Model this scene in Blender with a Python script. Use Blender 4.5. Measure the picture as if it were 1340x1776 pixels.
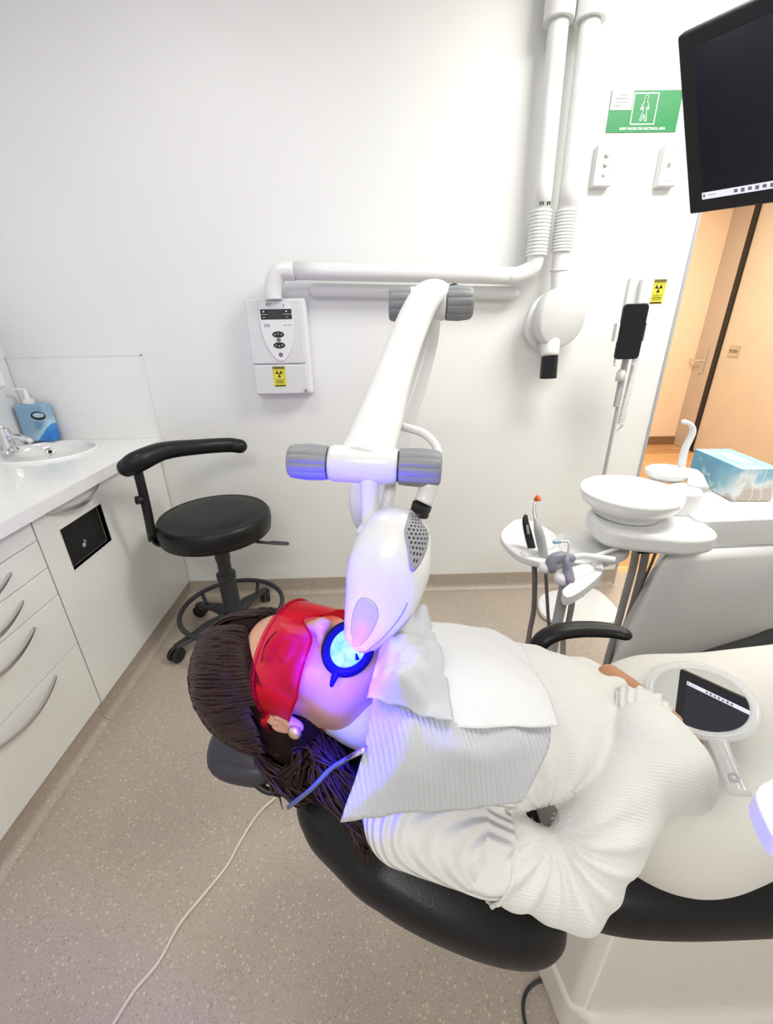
import bpy, bmesh, math, random
import numpy as np
from mathutils import Vector, Matrix, noise
random.seed(7); rng = np.random.default_rng(5)
for o in list(bpy.data.objects): bpy.data.objects.remove(o)
S = bpy.context.scene; COL = S.collection
PI = math.pi

# ------------------------------------------------------------------ camera
CAMH = 1.42
R = np.array([[0.99955207, 0.02517763, -0.01617826],
              [-0.02496068, 0.40311496, -0.91480888],
              [-0.01651102, 0.91480294, 0.40356285]])
cd = bpy.data.cameras.new('camera'); cam = bpy.data.objects.new('camera', cd); COL.objects.link(cam)
cd.sensor_fit = 'HORIZONTAL'; cd.sensor_width = 36; cd.lens = 733 / 1340 * 36; cd.clip_start = .01
cam.matrix_world = Matrix([list(R[0]) + [0], list(R[1]) + [0], list(R[2]) + [CAMH], [0, 0, 0, 1]])
S.camera = cam
# ------------------------------------------------------------------ exposure, world
S.view_settings.view_transform = 'Standard'; S.view_settings.look = 'None'
S.view_settings.gamma = 1; S.view_settings.exposure = 0.07
wd = bpy.data.worlds.new('world'); S.world = wd; wd.use_nodes = True
wd.node_tree.nodes['Background'].inputs[0].default_value = (1, 1, .95, 1)
wd.node_tree.nodes['Background'].inputs[1].default_value = .35
# ------------------------------------------------------------------ ceiling lamps of the room (x, y, sx, sy, watts, colour)
CEIL = 2.75
GLOW_W = 9   # watts of the added point light standing in for the lamp's blue spill
LAMPS = [(1.30, 1.10, 1.2, .6, 37, (1, 1, .925)), (-.15, -1.3, 1.2, .6, 31, (1, 1, .925)), (-.75, 1.0, .6, .6, 4, (1, 1, .93)),
         (2.4, 3.5, 1.0, .5, 75, (1, .90, .76))]

def W(px, py, ax, val):
    """world point where the sight line measured in the photo meets the plane axis=val"""
    d = R @ np.array([px - 670., -(py - 888.), -733.]); c = np.array([0, 0, CAMH])
    t = (val - c[ax]) / d[ax]; return Vector(c + d * t)
def WZ(px, py, z): return W(px, py, 2, z)
def WY(px, py, y): return W(px, py, 1, y)

# ================================================================== materials
def mat(name, col, rough=.5, metal=0., bump=None, var=None, spec=.5, coat=0., sub=0., emit=None, trans=0., alpha=1., sheen=0.):
    m = bpy.data.materials.new(name); m.use_nodes = True; nt = m.node_tree; b = nt.nodes['Principled BSDF']
    def s(k, v):
        if k in b.inputs: b.inputs[k].default_value = v
    s('Base Color', (*col, 1)); s('Roughness', rough); s('Metallic', metal); s('Specular IOR Level', spec)
    s('Coat Weight', coat); s('Subsurface Weight', sub); s('Transmission Weight', trans); s('Alpha', alpha); s('Sheen Weight', sheen)
    if sub: s('Subsurface Radius', (.012, .005, .003)); s('Subsurface Scale', 1.)
    if emit: s('Emission Color', (*emit[0], 1)); s('Emission Strength', emit[1])
    tc = nt.nodes.new('ShaderNodeTexCoord')
    if var:   # (scale, amount) gentle colour variation
        n = nt.nodes.new('ShaderNodeTexNoise'); n.inputs['Scale'].default_value = var[0]; n.inputs['Detail'].default_value = 4
        nt.links.new(tc.outputs['Object'], n.inputs['Vector'])
        r = nt.nodes.new('ShaderNodeValToRGB'); a = var[1]
        r.color_ramp.elements[0].position = .3; r.color_ramp.elements[1].position = .7
        r.color_ramp.elements[0].color = (*[c * (1 - a) for c in col], 1); r.color_ramp.elements[1].color = (*[min(1, c * (1 + a)) for c in col], 1)
        nt.links.new(n.outputs['Fac'], r.inputs['Fac']); nt.links.new(r.outputs['Color'], b.inputs['Base Color'])
    if bump:  # (scale, strength)
        n = nt.nodes.new('ShaderNodeTexNoise'); n.inputs['Scale'].default_value = bump[0]; n.inputs['Detail'].default_value = 5
        nt.links.new(tc.outputs['Object'], n.inputs['Vector'])
        bp = nt.nodes.new('ShaderNodeBump'); bp.inputs['Strength'].default_value = bump[1]; bp.inputs['Distance'].default_value = .002
        nt.links.new(n.outputs['Fac'], bp.inputs['Height']); nt.links.new(bp.outputs['Normal'], b.inputs['Normal'])
    return m

M = dict(
    wall=mat('wall_paint', (.84, .845, .83), .45, bump=(90, .08), var=(3, .012)),
    ceil=mat('ceiling_paint', (.85, .85, .84), .8, bump=(60, .1)),
    peach=mat('corridor_paint', (.84, .68, .50), .6, bump=(60, .05), var=(2, .02)),
    beige=mat('door_laminate', (.62, .55, .44), .45, bump=(40, .05), var=(4, .03)),
    jamb=mat('door_jamb', (.52, .44, .37), .5, bump=(40, .05)),
    lam=mat('white_laminate', (.83, .83, .80), .28, bump=(50, .03), var=(4, .01), coat=.2),
    top=mat('white_counter', (.86, .86, .84), .18, var=(30, .01), coat=.4),
    ceramic=mat('white_ceramic', (.86, .86, .85), .08, coat=.7, var=(8, .01)),
    plast=mat('white_plastic', (.78, .78, .78), .3, bump=(120, .03), coat=.15),
    plast2=mat('offwhite_plastic', (.70, .70, .70), .35, bump=(120, .03)),
    warmplast=mat('warm_white_plastic', (.72, .68, .62), .38, bump=(100, .04), var=(5, .02)),
    grey=mat('grey_rubber', (.25, .26, .275), .5, bump=(150, .08)),
    lgrey=mat('light_grey_plastic', (.42, .42, .44), .4, bump=(120, .05)),
    dgrey=mat('dark_grey_plastic', (.028, .029, .034), .45, bump=(120, .08)),
    black=mat('black_plastic', (.006, .006, .007), .45, bump=(120, .08)),
    vinyl=mat('black_upholstery', (.005, .005, .006), .40, bump=(260, .18), spec=.32),
    glassblk=mat('black_glass', (.004, .004, .006), .12, var=(5, .1), spec=.4),
    steel=mat('brushed_steel', (.62, .62, .62), .28, 1., bump=(200, .05)),
    chrome=mat('chrome', (.75, .75, .76), .1, 1., var=(8, .02)),
    cavity=mat('dark_cavity', (.006, .006, .006), .8, bump=(40, .1)),
    gap=mat('joint_shadow_gap', (.15, .15, .14), .9, var=(20, .05)),
    green=mat('sign_green', (.004, .22, .055), .4, var=(30, .04)),
    white=mat('print_white', (.85, .86, .85), .5, var=(30, .01)),
    yellow=mat('sign_yellow', (.80, .72, .05), .45, var=(30, .04)),
    ink=mat('ink_black', (.012, .012, .01), .5, var=(30, .05)),
    olive=mat('ink_olive', (.22, .2, .03), .5, var=(30, .05)),
    inkgrey=mat('ink_grey', (.25, .26, .26), .5, var=(30, .05)),
    cord=mat('beige_cord', (.70, .62, .52), .5, bump=(200, .05)),
    orange=mat('orange_shield', (.85, .16, .03), .3, var=(30, .05), trans=.2),
    skin=mat('skin', (.66, .36, .25), .42, bump=(350, .12), var=(25, .05), sub=.12),
    handskin=mat('skin_hand', (.46, .225, .105), .45, bump=(300, .15), var=(40, .07), sub=.1),
    lip=mat('lip', (.50, .16, .14), .35, bump=(200, .1)),
    bluedark=mat('cheek_retractor_plastic', (.001, .001, .015), .6, spec=.15, var=(20, .1)),
    gold=mat('gold_earring', (.78, .58, .32), .3, .8, bump=(300, .3)),
    trouser=mat('cream_cloth', (.68, .66, .62), .85, bump=(500, .3), var=(5, .015), sheen=.2),
    screen=mat('screen_dark', (.008, .008, .012), .22, var=(2, .3), emit=((.005, .005, .010), 1.)),
    taskbar=mat('screen_taskbar', (.5, .5, .55), .3, emit=((.75, .76, .85), .75), var=(20, .01)),
    mirror=mat('mirror_glass', (.9, .92, .93), .01, 1., var=(2, .01)),
    lens=mat('lampdiffuser', (.9, .9, .9), .5, emit=((1, .98, .95), 3.), var=(9, .01)),
)

def nodes_of(m): return m.node_tree, m.node_tree.nodes['Principled BSDF']
def mathn(nt, op, a, b=None, clamp=False):
    n = nt.nodes.new('ShaderNodeMath'); n.operation = op; n.use_clamp = clamp
    for i, v in enumerate((a, b)):
        if v is None: continue
        if isinstance(v, (int, float)): n.inputs[i].default_value = v
        else: nt.links.new(v, n.inputs[i])
    return n.outputs[0]
def ramp(nt, fac, stops, interp='LINEAR'):
    r = nt.nodes.new('ShaderNodeValToRGB'); r.color_ramp.interpolation = interp
    while len(r.color_ramp.elements) < len(stops): r.color_ramp.elements.new(.5)
    for e, (p, c) in zip(r.color_ramp.elements, stops): e.position = p; e.color = (*c, 1)
    nt.links.new(fac, r.inputs['Fac']); return r.outputs['Color']
def mixc(nt, f, a, b):
    n = nt.nodes.new('ShaderNodeMix'); n.data_type = 'RGBA'
    for i, v in ((0, f), (6, a), (7, b)):
        if isinstance(v, (int, float)): n.inputs[i].default_value = v
        elif isinstance(v, tuple): n.inputs[i].default_value = (*v, 1)
        else: nt.links.new(v, n.inputs[i])
    return n.outputs[2]
# speckled vinyl floor (also used for its coved skirting)
def floor_mat():
    m = bpy.data.materials.new('speckled_vinyl'); m.use_nodes = True; nt, b = nodes_of(m)
    g = nt.nodes.new('ShaderNodeNewGeometry'); pos = g.outputs['Position']
    n1 = nt.nodes.new('ShaderNodeTexNoise'); n1.inputs['Scale'].default_value = 1.6; n1.inputs['Detail'].default_value = 3
    nt.links.new(pos, n1.inputs['Vector'])
    base = ramp(nt, n1.outputs['Fac'], [(.35, (.40, .335, .28)), (.65, (.46, .39, .325))])
    col = base
    for sc, th, c in ((330, .10, (.20, .165, .14)), (260, .10, (.70, .64, .56)), (150, .07, (.26, .19, .145)), (110, .06, (.74, .66, .50))):
        v = nt.nodes.new('ShaderNodeTexVoronoi'); v.inputs['Scale'].default_value = sc * 1.05
        mp = nt.nodes.new('ShaderNodeMapping'); mp.inputs['Location'].default_value = (sc * .37, sc * .11, .3); nt.links.new(pos, mp.inputs['Vector'])
        nt.links.new(mp.outputs['Vector'], v.inputs['Vector'])
        sp = nt.nodes.new('ShaderNodeSeparateColor'); nt.links.new(v.outputs['Color'], sp.inputs['Color'])
        k = mathn(nt, 'LESS_THAN', sp.outputs[0], th * 2.2); d = mathn(nt, 'LESS_THAN', v.outputs['Distance'], .36)
        f = mathn(nt, 'MULTIPLY', mathn(nt, 'MULTIPLY', k, d), .55); col = mixc(nt, f, col, c)
    nt.links.new(col, b.inputs['Base Color']); b.inputs['Roughness'].default_value = .42
    n2 = nt.nodes.new('ShaderNodeTexNoise'); n2.inputs['Scale'].default_value = 220; nt.links.new(pos, n2.inputs['Vector'])
    bp = nt.nodes.new('ShaderNodeBump'); bp.inputs['Strength'].default_value = .12; bp.inputs['Distance'].default_value = .001
    nt.links.new(n2.outputs['Fac'], bp.inputs['Height']); nt.links.new(bp.outputs['Normal'], b.inputs['Normal'])
    return m
M['floor'] = floor_mat()
def wood_mat():
    m = bpy.data.materials.new('wood_planks'); m.use_nodes = True; nt, b = nodes_of(m)
    g = nt.nodes.new('ShaderNodeNewGeometry'); sx = nt.nodes.new('ShaderNodeSeparateXYZ'); nt.links.new(g.outputs['Position'], sx.inputs[0])
    pl = mathn(nt, 'MULTIPLY', sx.outputs[1], 7.); fl = mathn(nt, 'FLOOR', pl); fr = mathn(nt, 'FRACT', pl)
    wn = nt.nodes.new('ShaderNodeTexWhiteNoise'); wn.noise_dimensions = '1D'; nt.links.new(fl, wn.inputs['W'])
    mp = nt.nodes.new('ShaderNodeMapping'); mp.inputs['Scale'].default_value = (1.2, 12, 1); nt.links.new(g.outputs['Position'], mp.inputs['Vector'])
    n = nt.nodes.new('ShaderNodeTexNoise'); n.inputs['Scale'].default_value = 3; n.inputs['Detail'].default_value = 6; nt.links.new(mp.outputs['Vector'], n.inputs['Vector'])
    f = mathn(nt, 'ADD', mathn(nt, 'MULTIPLY', n.outputs['Fac'], .6), mathn(nt, 'MULTIPLY', wn.outputs['Value'], .4))
    c = ramp(nt, f, [(.25, (.42, .20, .07)), (.75, (.75, .45, .20))])
    e = mathn(nt, 'LESS_THAN', fr, .03); c = mixc(nt, e, c, (.15, .07, .03))
    nt.links.new(c, b.inputs['Base Color']); b.inputs['Roughness'].default_value = .3
    return m
M['wood'] = wood_mat()
# knitted cloth: geometric rib lines (world frame of the garment), mask per region
def knit_mat(name, col, ribs, fine, wob=3., dist=.0022):
    m = bpy.data.materials.new(name); m.use_nodes = True; nt, b = nodes_of(m)
    b.inputs['Base Color'].default_value = (*col, 1); b.inputs['Roughness'].default_value = .9; b.inputs['Sheen Weight'].default_value = .25
    g = nt.nodes.new('ShaderNodeNewGeometry')
    h = None
    for (d, per, amt) in ribs:
        vm = nt.nodes.new('ShaderNodeVectorMath'); vm.operation = 'DOT_PRODUCT'; nt.links.new(g.outputs['Position'], vm.inputs[0]); vm.inputs[1].default_value = d
        nz = nt.nodes.new('ShaderNodeTexNoise'); nz.inputs['Scale'].default_value = 9; nt.links.new(g.outputs['Position'], nz.inputs['Vector'])
        ph = mathn(nt, 'ADD', mathn(nt, 'MULTIPLY', vm.outputs['Value'], 2 * PI / per), mathn(nt, 'MULTIPLY', nz.outputs['Fac'], wob))
        s = mathn(nt, 'MULTIPLY', mathn(nt, 'SINE', ph), amt); h = s if h is None else mathn(nt, 'ADD', h, s)
    n = nt.nodes.new('ShaderNodeTexNoise'); n.inputs['Scale'].default_value = fine; n.inputs['Detail'].default_value = 6; nt.links.new(g.outputs['Position'], n.inputs['Vector'])
    h = mathn(nt, 'ADD', h, n.outputs['Fac']) if h is not None else n.outputs['Fac']
    bp = nt.nodes.new('ShaderNodeBump'); bp.inputs['Strength'].default_value = .6; bp.inputs['Distance'].default_value = dist
    nt.links.new(h, bp.inputs['Height']); nt.links.new(bp.outputs['Normal'], b.inputs['Normal'])
    return m
M['knit'] = knit_mat('ivory_knit', (.77, .765, .725), [((.25, .95, .2), .0030, .13)], 420)
M['rib'] = knit_mat('ivory_rib_knit', (.77, .765, .72), [((-.45, .80, -.5), .0135, 2.2)], 420)
M['cuffrib'] = knit_mat('ivory_rib_band', (.77, .765, .72), [((.1, .75, -.55), .0135, 2.2)], 420)
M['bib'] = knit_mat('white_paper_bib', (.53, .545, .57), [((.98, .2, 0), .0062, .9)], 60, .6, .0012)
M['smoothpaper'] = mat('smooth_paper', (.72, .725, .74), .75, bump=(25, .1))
M['foldpaper'] = mat('greyed_bib_paper', (.55, .56, .60), .75, bump=(25, .1))  # bib paper greyed in colour so the lamp's violet shows on the fold
M['hair'] = None
def hair_mat():
    m = bpy.data.materials.new('brown_hair'); m.use_nodes = True; nt, b = nodes_of(m)
    tc = nt.nodes.new('ShaderNodeUVMap'); tc.uv_map = 'UVMap'
    mp = nt.nodes.new('ShaderNodeMapping'); mp.inputs['Scale'].default_value = (1, 60, 1); nt.links.new(tc.outputs['UV'], mp.inputs['Vector'])
    n = nt.nodes.new('ShaderNodeTexNoise'); n.inputs['Scale'].default_value = 2; n.inputs['Detail'].default_value = 4; nt.links.new(mp.outputs['Vector'], n.inputs['Vector'])
    c = ramp(nt, n.outputs['Fac'], [(.3, (.010, .004, .004)), (.55, (.030, .012, .010)), (.78, (.13, .06, .042))])
    nt.links.new(c, b.inputs['Base Color']); b.inputs['Roughness'].default_value = .42; b.inputs['Specular IOR Level'].default_value = .28
    return m
M['hair'] = hair_mat()
def goggle_mat():
    m = bpy.data.materials.new('red_tinted_plastic'); m.use_nodes = True; nt, b = nodes_of(m)
    b.inputs['Base Color'].default_value = (.80, .05, .08, 1); b.inputs['Roughness'].default_value = .08; b.inputs['Coat Weight'].default_value = .6
    t = nt.nodes.new('ShaderNodeBsdfTransparent'); t.inputs[0].default_value = (1., .42, .50, 1)
    mx = nt.nodes.new('ShaderNodeMixShader'); lw = nt.nodes.new('ShaderNodeLayerWeight'); lw.inputs[0].default_value = .25
    f = mathn(nt, 'ADD', mathn(nt, 'MULTIPLY', lw.outputs['Fresnel'], .8), .05, True)
    nt.links.new(f, mx.inputs[0]); nt.links.new(t.outputs[0], mx.inputs[1]); nt.links.new(b.outputs[0], mx.inputs[2])
    nt.links.new(mx.outputs[0], nt.nodes['Material Output'].inputs['Surface'])
    return m
M['goggle'] = goggle_mat()
def clear_mat():
    m = bpy.data.materials.new('clear_acrylic'); m.use_nodes = True; nt, b = nodes_of(m)
    b.inputs['Base Color'].default_value = (.85, .86, .86, 1); b.inputs['Roughness'].default_value = .06
    t = nt.nodes.new('ShaderNodeBsdfTransparent'); t.inputs[0].default_value = (.93, .94, .94, 1)
    mx = nt.nodes.new('ShaderNodeMixShader'); mx.inputs[0].default_value = .35
    nt.links.new(t.outputs[0], mx.inputs[1]); nt.links.new(b.outputs[0], mx.inputs[2]); nt.links.new(mx.outputs[0], nt.nodes['Material Output'].inputs['Surface'])
    return m
M['clear'] = clear_mat()
def grille_mat():
    m = mat('grey_vent_grille', (.33, .34, .36), .45); nt, b = nodes_of(m)
    uv = nt.nodes.new('ShaderNodeUVMap'); uv.uv_map = 'UVMap'
    sx = nt.nodes.new('ShaderNodeSeparateXYZ'); nt.links.new(uv.outputs[0], sx.inputs[0])
    u = mathn(nt, 'MULTIPLY', sx.outputs[0], 7.); v = mathn(nt, 'MULTIPLY', sx.outputs[1], 13.)
    row = mathn(nt, 'FLOOR', v); off = mathn(nt, 'MULTIPLY', mathn(nt, 'MODULO', row, 2.), .5)
    fu = mathn(nt, 'SUBTRACT', mathn(nt, 'FRACT', mathn(nt, 'ADD', u, off)), .5); fv = mathn(nt, 'SUBTRACT', mathn(nt, 'FRACT', v), .5)
    d = mathn(nt, 'ADD', mathn(nt, 'MULTIPLY', fu, fu), mathn(nt, 'MULTIPLY', fv, fv))
    h = mathn(nt, 'LESS_THAN', d, .085)
    r2 = mathn(nt, 'ADD', mathn(nt, 'POWER', mathn(nt, 'SUBTRACT', sx.outputs[0], .5), 2.), mathn(nt, 'POWER', mathn(nt, 'SUBTRACT', sx.outputs[1], .5), 2.))
    h = mathn(nt, 'MULTIPLY', h, mathn(nt, 'LESS_THAN', r2, .17))
    nt.links.new(mixc(nt, h, (.33, .34, .36), (.015, .015, .03)), b.inputs['Base Color'])
    return m
M['grille'] = grille_mat()
def tissue_mat():
    m = mat('tissue_box_print', (.3, .5, .6), .4); nt, b = nodes_of(m)
    tc = nt.nodes.new('ShaderNodeTexCoord'); sx = nt.nodes.new('ShaderNodeSeparateXYZ'); nt.links.new(tc.outputs['Object'], sx.inputs[0])
    n = nt.nodes.new('ShaderNodeTexNoise'); n.inputs['Scale'].default_value = 14; n.inputs['Detail'].default_value = 5; nt.links.new(tc.outputs['Object'], n.inputs['Vector'])
    f = mathn(nt, 'ADD', mathn(nt, 'MULTIPLY', sx.outputs[1], 2.2), mathn(nt, 'ADD', mathn(nt, 'MULTIPLY', n.outputs['Fac'], .5), mathn(nt, 'ADD', .26, mathn(nt, 'MULTIPLY', sx.outputs[2], 2.2))))
    c = ramp(nt, f, [(.0, (.50, .40, .33)), (.16, (.52, .45, .40)), (.24, (.75, .80, .80)), (.34, (.30, .55, .66)), (.55, (.16, .42, .62))])
    w = nt.nodes.new('ShaderNodeTexWave'); w.inputs['Scale'].default_value = 9; w.inputs['Distortion'].default_value = 9; w.inputs['Detail'].default_value = 3
    nt.links.new(tc.outputs['Object'], w.inputs['Vector'])
    c = mixc(nt, mathn(nt, 'MULTIPLY', mathn(nt, 'GREATER_THAN', w.outputs['Fac'], .96), .5), c, (.8, .86, .88))
    nt.links.new(c, b.inputs['Base Color']); return m
M['tissuebox'] = tissue_mat()
def soap_mat():
    m = mat('soap_bottle_print', (.3, .5, .65), .2); nt, b = nodes_of(m)
    tc = nt.nodes.new('ShaderNodeTexCoord'); sx = nt.nodes.new('ShaderNodeSeparateXYZ'); nt.links.new(tc.outputs['Object'], sx.inputs[0])
    f = mathn(nt, 'SUBTRACT', mathn(nt, 'MULTIPLY', sx.outputs[2], 8.), mathn(nt, 'MULTIPLY', sx.outputs[0], 8.))
    f = mathn(nt, 'ADD', f, .9)
    c = ramp(nt, f, [(.0, (.03, .20, .62)), (.28, (.05, .30, .70)), (.30, (.45, .68, .82)), (.6, (.30, .47, .58)), (1., (.25, .42, .58))])
    nt.links.new(c, b.inputs['Base Color']); return m
M['soap'] = soap_mat()
def glow_mat():
    m = bpy.data.materials.new('lit_mouth_glow'); m.use_nodes = True; nt, b = nodes_of(m)  # emission imitates the lamp's light on the open mouth
    b.inputs['Base Color'].default_value = (.01, .03, .04, 1)
    tc = nt.nodes.new('ShaderNodeTexCoord'); n = nt.nodes.new('ShaderNodeTexNoise'); n.inputs['Scale'].default_value = 60; nt.links.new(tc.outputs['Object'], n.inputs['Vector'])
    c = ramp(nt, n.outputs['Fac'], [(.35, (.22, .72, 1.)), (.6, (.60, .95, 1.))]); nt.links.new(c, b.inputs['Emission Color'])
    b.inputs['Emission Strength'].default_value = 1.0
    return m
M['glow'] = glow_mat()

# ================================================================== object helpers
WL = {}   # world location of every built object
def link(name, me, m=None, parent=None, smooth=None, loc=None):
    """me: mesh in world coordinates -> object whose origin sits at its own middle"""
    if len(me.vertices):
        co = np.empty(len(me.vertices) * 3); me.vertices.foreach_get('co', co); co = co.reshape(-1, 3)
        c = (co.min(0) + co.max(0)) / 2
        if loc is not None: c = np.array(loc)
        co -= c; me.vertices.foreach_set('co', co.ravel())
    else: c = np.zeros(3)
    o = bpy.data.objects.new(name, me); COL.objects.link(o)
    if parent: o.parent = parent; o.location = Vector(c) - WL[parent]
    else: o.location = c
    WL[o] = Vector(c)
    if m is not None and not me.materials: me.materials.append(m)
    if smooth: me.polygons.foreach_set('use_smooth', [True] * len(me.polygons))
    me.update(); return o
def obj(name, bm, m, parent=None, smooth=False, bevel=0, seg=2, sub=0, auto=None):
    bmesh.ops.recalc_face_normals(bm, faces=bm.faces[:])
    me = bpy.data.meshes.new(name); bm.to_mesh(me); bm.free()
    o = link(name, me, m, parent, smooth or sub > 0 or bevel > 0 or auto)
    if bevel:
        b = o.modifiers.new('bevel', 'BEVEL'); b.width = bevel; b.segments = seg; b.limit_method = 'ANGLE'; b.angle_limit = .6; b.harden_normals = True
    if sub:
        s = o.modifiers.new('sub', 'SUBSURF'); s.levels = sub; s.render_levels = sub
    if auto or bevel: me.set_sharp_from_angle(angle=auto or .7)
    return o
def thing(name, label, cat, loc, group=None):
    o = bpy.data.objects.new(name, None); COL.objects.link(o); o.location = loc; o.empty_display_size = .05
    WL[o] = Vector(loc); o['label'] = label; o['category'] = cat
    if group: o['group'] = group
    return o
def tag(o, label=None, cat=None, group=None, kind=None):
    if label: o['label'] = label
    if cat: o['category'] = cat
    if group: o['group'] = group
    if kind: o['kind'] = kind
    return o
def struct(name, bm, m, parent=None, **k):
    o = obj(name, bm, m, parent, **k)
    if not parent: o['kind'] = 'structure'
    return o
def B(): return bmesh.new()
def box(bm, a, b):
    vs = [bm.verts.new((x, y, z)) for x in (a[0], b[0]) for y in (a[1], b[1]) for z in (a[2], b[2])]
    for f in ((0, 1, 3, 2), (4, 6, 7, 5), (0, 4, 5, 1), (2, 3, 7, 6), (0, 2, 6, 4), (1, 5, 7, 3)): bm.faces.new([vs[i] for i in f])
    return vs
def obox(bm, c, ax, ay, az):
    """oriented box: centre and three half-extent vectors"""
    c, ax, ay, az = map(Vector, (c, ax, ay, az)); vs = [bm.verts.new(c + ax * i + ay * j + az * k) for i in (-1, 1) for j in (-1, 1) for k in (-1, 1)]
    for f in ((0, 1, 3, 2), (4, 6, 7, 5), (0, 4, 5, 1), (2, 3, 7, 6), (0, 2, 6, 4), (1, 5, 7, 3)): bm.faces.new([vs[i] for i in f])
def smooth_path(pts, n=8):
    """Catmull-Rom through control points (any dimension)"""
    p = [np.array(q, float) for q in pts]; p = [2 * p[0] - p[1]] + p + [2 * p[-1] - p[-2]]; out = []
    for i in range(1, len(p) - 2):
        for k in range(n):
            t = k / n
            out.append(.5 * ((2 * p[i]) + (-p[i - 1] + p[i + 1]) * t + (2 * p[i - 1] - 5 * p[i] + 4 * p[i + 1] - p[i + 2]) * t * t + (-p[i - 1] + 3 * p[i] - 3 * p[i + 1] + p[i + 2]) * t ** 3))
    out.append(p[-2]); return out
def frames(P, up=None):
    P = [Vector(p) for p in P]; T = []
    for i in range(len(P)): T.append((P[min(i + 1, len(P) - 1)] - P[max(i - 1, 0)]).normalized())
    n = Vector(up) if up is not None else Vector((0, 0, 1))
    if abs(T[0].dot(n.normalized())) > .95: n = Vector((1, 0, 0))
    out = []
    for t in T:
        n = (n - t * n.dot(t)).normalized(); out.append((t, n, t.cross(n)))
        if up is not None: n = Vector(up)
    return P, out
def tube(bm, pts, r, n=8, seg=16, ry=None, up=None, cap=True, round_end=False, uvl=None):
    """tube along a smooth path; r number or list (per control point); ry second radius"""
    k = len(pts); rr = list(r) if hasattr(r, '__len__') else [r] * k; r2 = (list(ry) if hasattr(ry, '__len__') else [ry] * k) if ry is not None else rr
    q = smooth_path([list(p) + [a, b] for p, a, b in zip(pts, rr, r2)], n) if n > 1 else [np.array(list(p) + [a, b]) for p, a, b in zip(pts, rr, r2)]
    if round_end:
        def capx(e, nb):
            d = (e[:3] - nb[:3]); d /= np.linalg.norm(d) + 1e-9; o = []
            for a in (.3, .6, .85, .98): o.append(np.array(list(e[:3] + d * e[3] * a) + [e[3] * math.sqrt(1 - a * a), e[4] * math.sqrt(1 - a * a)]))
            return o
        q = capx(q[0], q[1])[::-1] + q + capx(q[-1], q[-2])
    P, F = frames([x[:3] for x in q], up); rings = []
    for p, (t, a, b), x in zip(P, F, q):
        rings.append([bm.verts.new(p + a * (math.sin(2 * PI * j / seg) * x[4]) + b * (math.cos(2 * PI * j / seg) * x[3])) for j in range(seg)])
    L = len(rings)
    for i in range(L - 1):
        for j in range(seg):
            f = bm.faces.new((rings[i][j], rings[i][(j + 1) % seg], rings[i + 1][(j + 1) % seg], rings[i + 1][j]))
            if uvl is not None:
                off = uvl[1]
                for lp, (uu, vv) in zip(f.loops, ((i, j), (i, j + 1), (i + 1, j + 1), (i + 1, j))): lp[uvl[0]].uv = (uu / L, off + vv / seg * .25)
    if cap: bm.faces.new(rings[0][::-1]); bm.faces.new(rings[-1])
def cyl(bm, a, b, r, r2=None, seg=32): tube(bm, [a, b], [r, r if r2 is None else r2], n=1, seg=seg)
def lathe(bm, prof, c, axis=(0, 0, 1), seg=48, sx=1, sy=1, xdir=None, close=True):
    ax = Vector(axis).normalized(); u = Vector(xdir) if xdir else (Vector((1, 0, 0)) if abs(ax.x) < .9 else Vector((0, 1, 0)))
    u = (u - ax * u.dot(ax)).normalized(); v = ax.cross(u); c = Vector(c); rings = []
    for r, h in prof:
        if r <= 1e-6: rings.append([bm.verts.new(c + ax * h)])
        else: rings.append([bm.verts.new(c + ax * h + u * (r * sx * math.cos(2 * PI * j / seg)) + v * (r * sy * math.sin(2 * PI * j / seg))) for j in range(seg)])
    for a, b in zip(rings, rings[1:]):
        for j in range(seg):
            k = (j + 1) % seg
            if len(a) == 1 and len(b) == 1: continue
            if len(a) == 1: bm.faces.new((a[0], b[k], b[j]))
            elif len(b) == 1: bm.faces.new((a[j], a[k], b[0]))
            else: bm.faces.new((a[j], a[k], b[k], b[j]))
def prism(bm, poly, ext):
    """poly: 3d points, ext: extrusion vector"""
    a = [bm.verts.new(Vector(p)) for p in poly]; b = [bm.verts.new(Vector(p) + Vector(ext)) for p in poly]; n = len(poly)
    bm.faces.new(a); bm.faces.new(b[::-1])
    for i in range(n): bm.faces.new((a[i], b[i], b[(i + 1) % n], a[(i + 1) % n]))
def closed_smooth(pts, n=6):
    p = [np.array(q, float) for q in pts]; k = len(p); out = []
    for i in range(k):
        p0, p1, p2, p3 = p[(i - 1) % k], p[i], p[(i + 1) % k], p[(i + 2) % k]
        for j in range(n):
            t = j / n; out.append(.5 * ((2 * p1) + (-p0 + p2) * t + (2 * p0 - 5 * p1 + 4 * p2 - p3) * t * t + (-p0 + 3 * p1 - 3 * p2 + p3) * t ** 3))
    return out
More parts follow.
